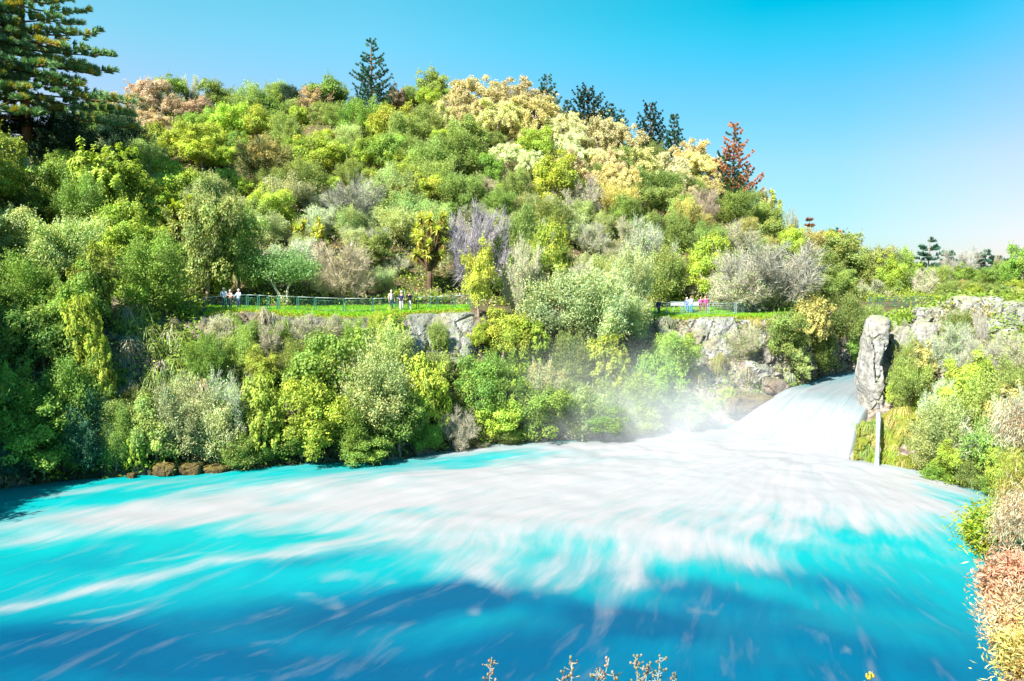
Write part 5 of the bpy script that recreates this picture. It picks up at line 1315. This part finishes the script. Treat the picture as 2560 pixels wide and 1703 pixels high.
ORD = ['lowest', 'second lowest', 'third lowest', 'fourth lowest', 'fifth lowest', 'sixth lowest', 'seventh lowest', 'eighth lowest', 'ninth lowest', 'tenth lowest', 'eleventh lowest', 'twelfth lowest']
seen_ = set(p['label'] for p in PLANTS if p['label']); left_ = 0
for p in PLANTS:
    if p['label']: continue
    for lev in (0, 2, 4, 1, 3, 5):
        key = p['c'][lev]; g_ = sorted([q for q in PLANTS if len(q['c']) > lev and q['c'][lev] == key], key=lambda q: -q['py']); k = g_.index(p)
        t = f"{ORD[k]} of the {key[0]} {kwp(key[1])} {key[2]}" if k < 12 else None
        if t and len(t.split()) <= 16 and t not in seen_: p['label'] = t; break
    if not p['label']: p['label'] = full(p['c'][0]); left_ += 1
    seen_.add(p['label'])
for p in PLANTS: p['o']['label'] = p['label']
pend = left_

# ------------------------------------------------------------------ light
AZ, EL = radians(-138), radians(43)      # sun over the left shoulder: azimuth from +Y towards +X
to_sun = Vector((sin(AZ) * cos(EL), cos(AZ) * cos(EL), sin(EL)))
sd = bpy.data.lights.new('sun', 'SUN'); sun = bpy.data.objects.new('sun', sd); COL.objects.link(sun)
sd.energy = 4.6; sd.angle = radians(.5); sd.color = (1, .95, .86)
sun.rotation_euler = to_sun.to_track_quat('Z', 'Y').to_euler()
W = bpy.data.worlds.new('World'); SC.world = W; W.use_nodes = True; nt = W.node_tree; nt.nodes.clear(); L = nt.links
sky = nt.nodes.new('ShaderNodeTexSky'); sky.sky_type = 'NISHITA'; sky.sun_disc = False; sky.sun_elevation = EL; sky.sun_rotation = AZ
sky.air_density = 1.0; sky.dust_density = .4; sky.ozone_density = 1.5
tc = nd(nt, 'ShaderNodeTexCoord'); sx = nd(nt, 'ShaderNodeSeparateXYZ'); L.new(tc.outputs['Generated'], sx.inputs[0])
# the deep polarised patch of sky lies up and to one side; it pales to lilac near the horizon
e1 = ramp(nt, sx.outputs[2], [(0, (.50, .50, .56)), (.07, (.52, .54, .60)), (.13, (.56, .60, .66)), (.2, (.50, .68, .76)), (.25, (.38, .80, .80)), (.32, (.26, .86, .80)), (.6, (.5, .85, .9))])
xr = math_(nt, 'MULTIPLY', math_(nt, 'ADD', sx.outputs[0], .6), .8)
e2 = ramp(nt, xr, [(.08, (1.6, 1.15, 1.02)), (.2, (1.25, 1.12, 1.0)), (.35, (1.05, 1.08, 1)), (.6, (.64, .95, .94)), (.75, (.62, .88, .92)), (.92, (1.05, .85, .93)), (1, (1.0, .92, .96))])
dm = math_(nt, 'MULTIPLY', ramp(nt, xr, [(.36, 0), (.55, .6), (.68, 1), (.82, 1), (.93, .35)]), ramp(nt, sx.outputs[2], [(.12, 0), (.2, .35), (.28, 1)]))
dc = mix(nt, dm, (1, 1, 1), (.0, .92, .88))
c = mix(nt, 1.0, sky.outputs[0], e1, 'MULTIPLY'); c = mix(nt, 1.0, c, e2, 'MULTIPLY'); c = mix(nt, 1.0, c, dc, 'MULTIPLY')
bg = nd(nt, 'ShaderNodeBackground'); bg.inputs[1].default_value = .073; L.new(c, bg.inputs[0]); wo = nd(nt, 'ShaderNodeOutputWorld'); L.new(bg.outputs[0], wo.inputs[0])
VS = SC.view_settings; VS.view_transform = 'Standard'; VS.look = 'None'; VS.gamma = 1; VS.exposure = 1.78; VS.use_curve_mapping = False
SC.cycles.max_bounces = 6; SC.cycles.diffuse_bounces = 3; SC.cycles.transmission_bounces = 4; SC.cycles.transparent_max_bounces = 6
SC.cycles.volume_bounces = 2; SC.cycles.volume_step_rate = 3; SC.cycles.volume_max_steps = 64; SC.cycles.use_denoising = True
print('PLANTS', len(PLANTS), 'pending', pend, 'tris', sum(len(m.polygons) for m in bpy.data.meshes))
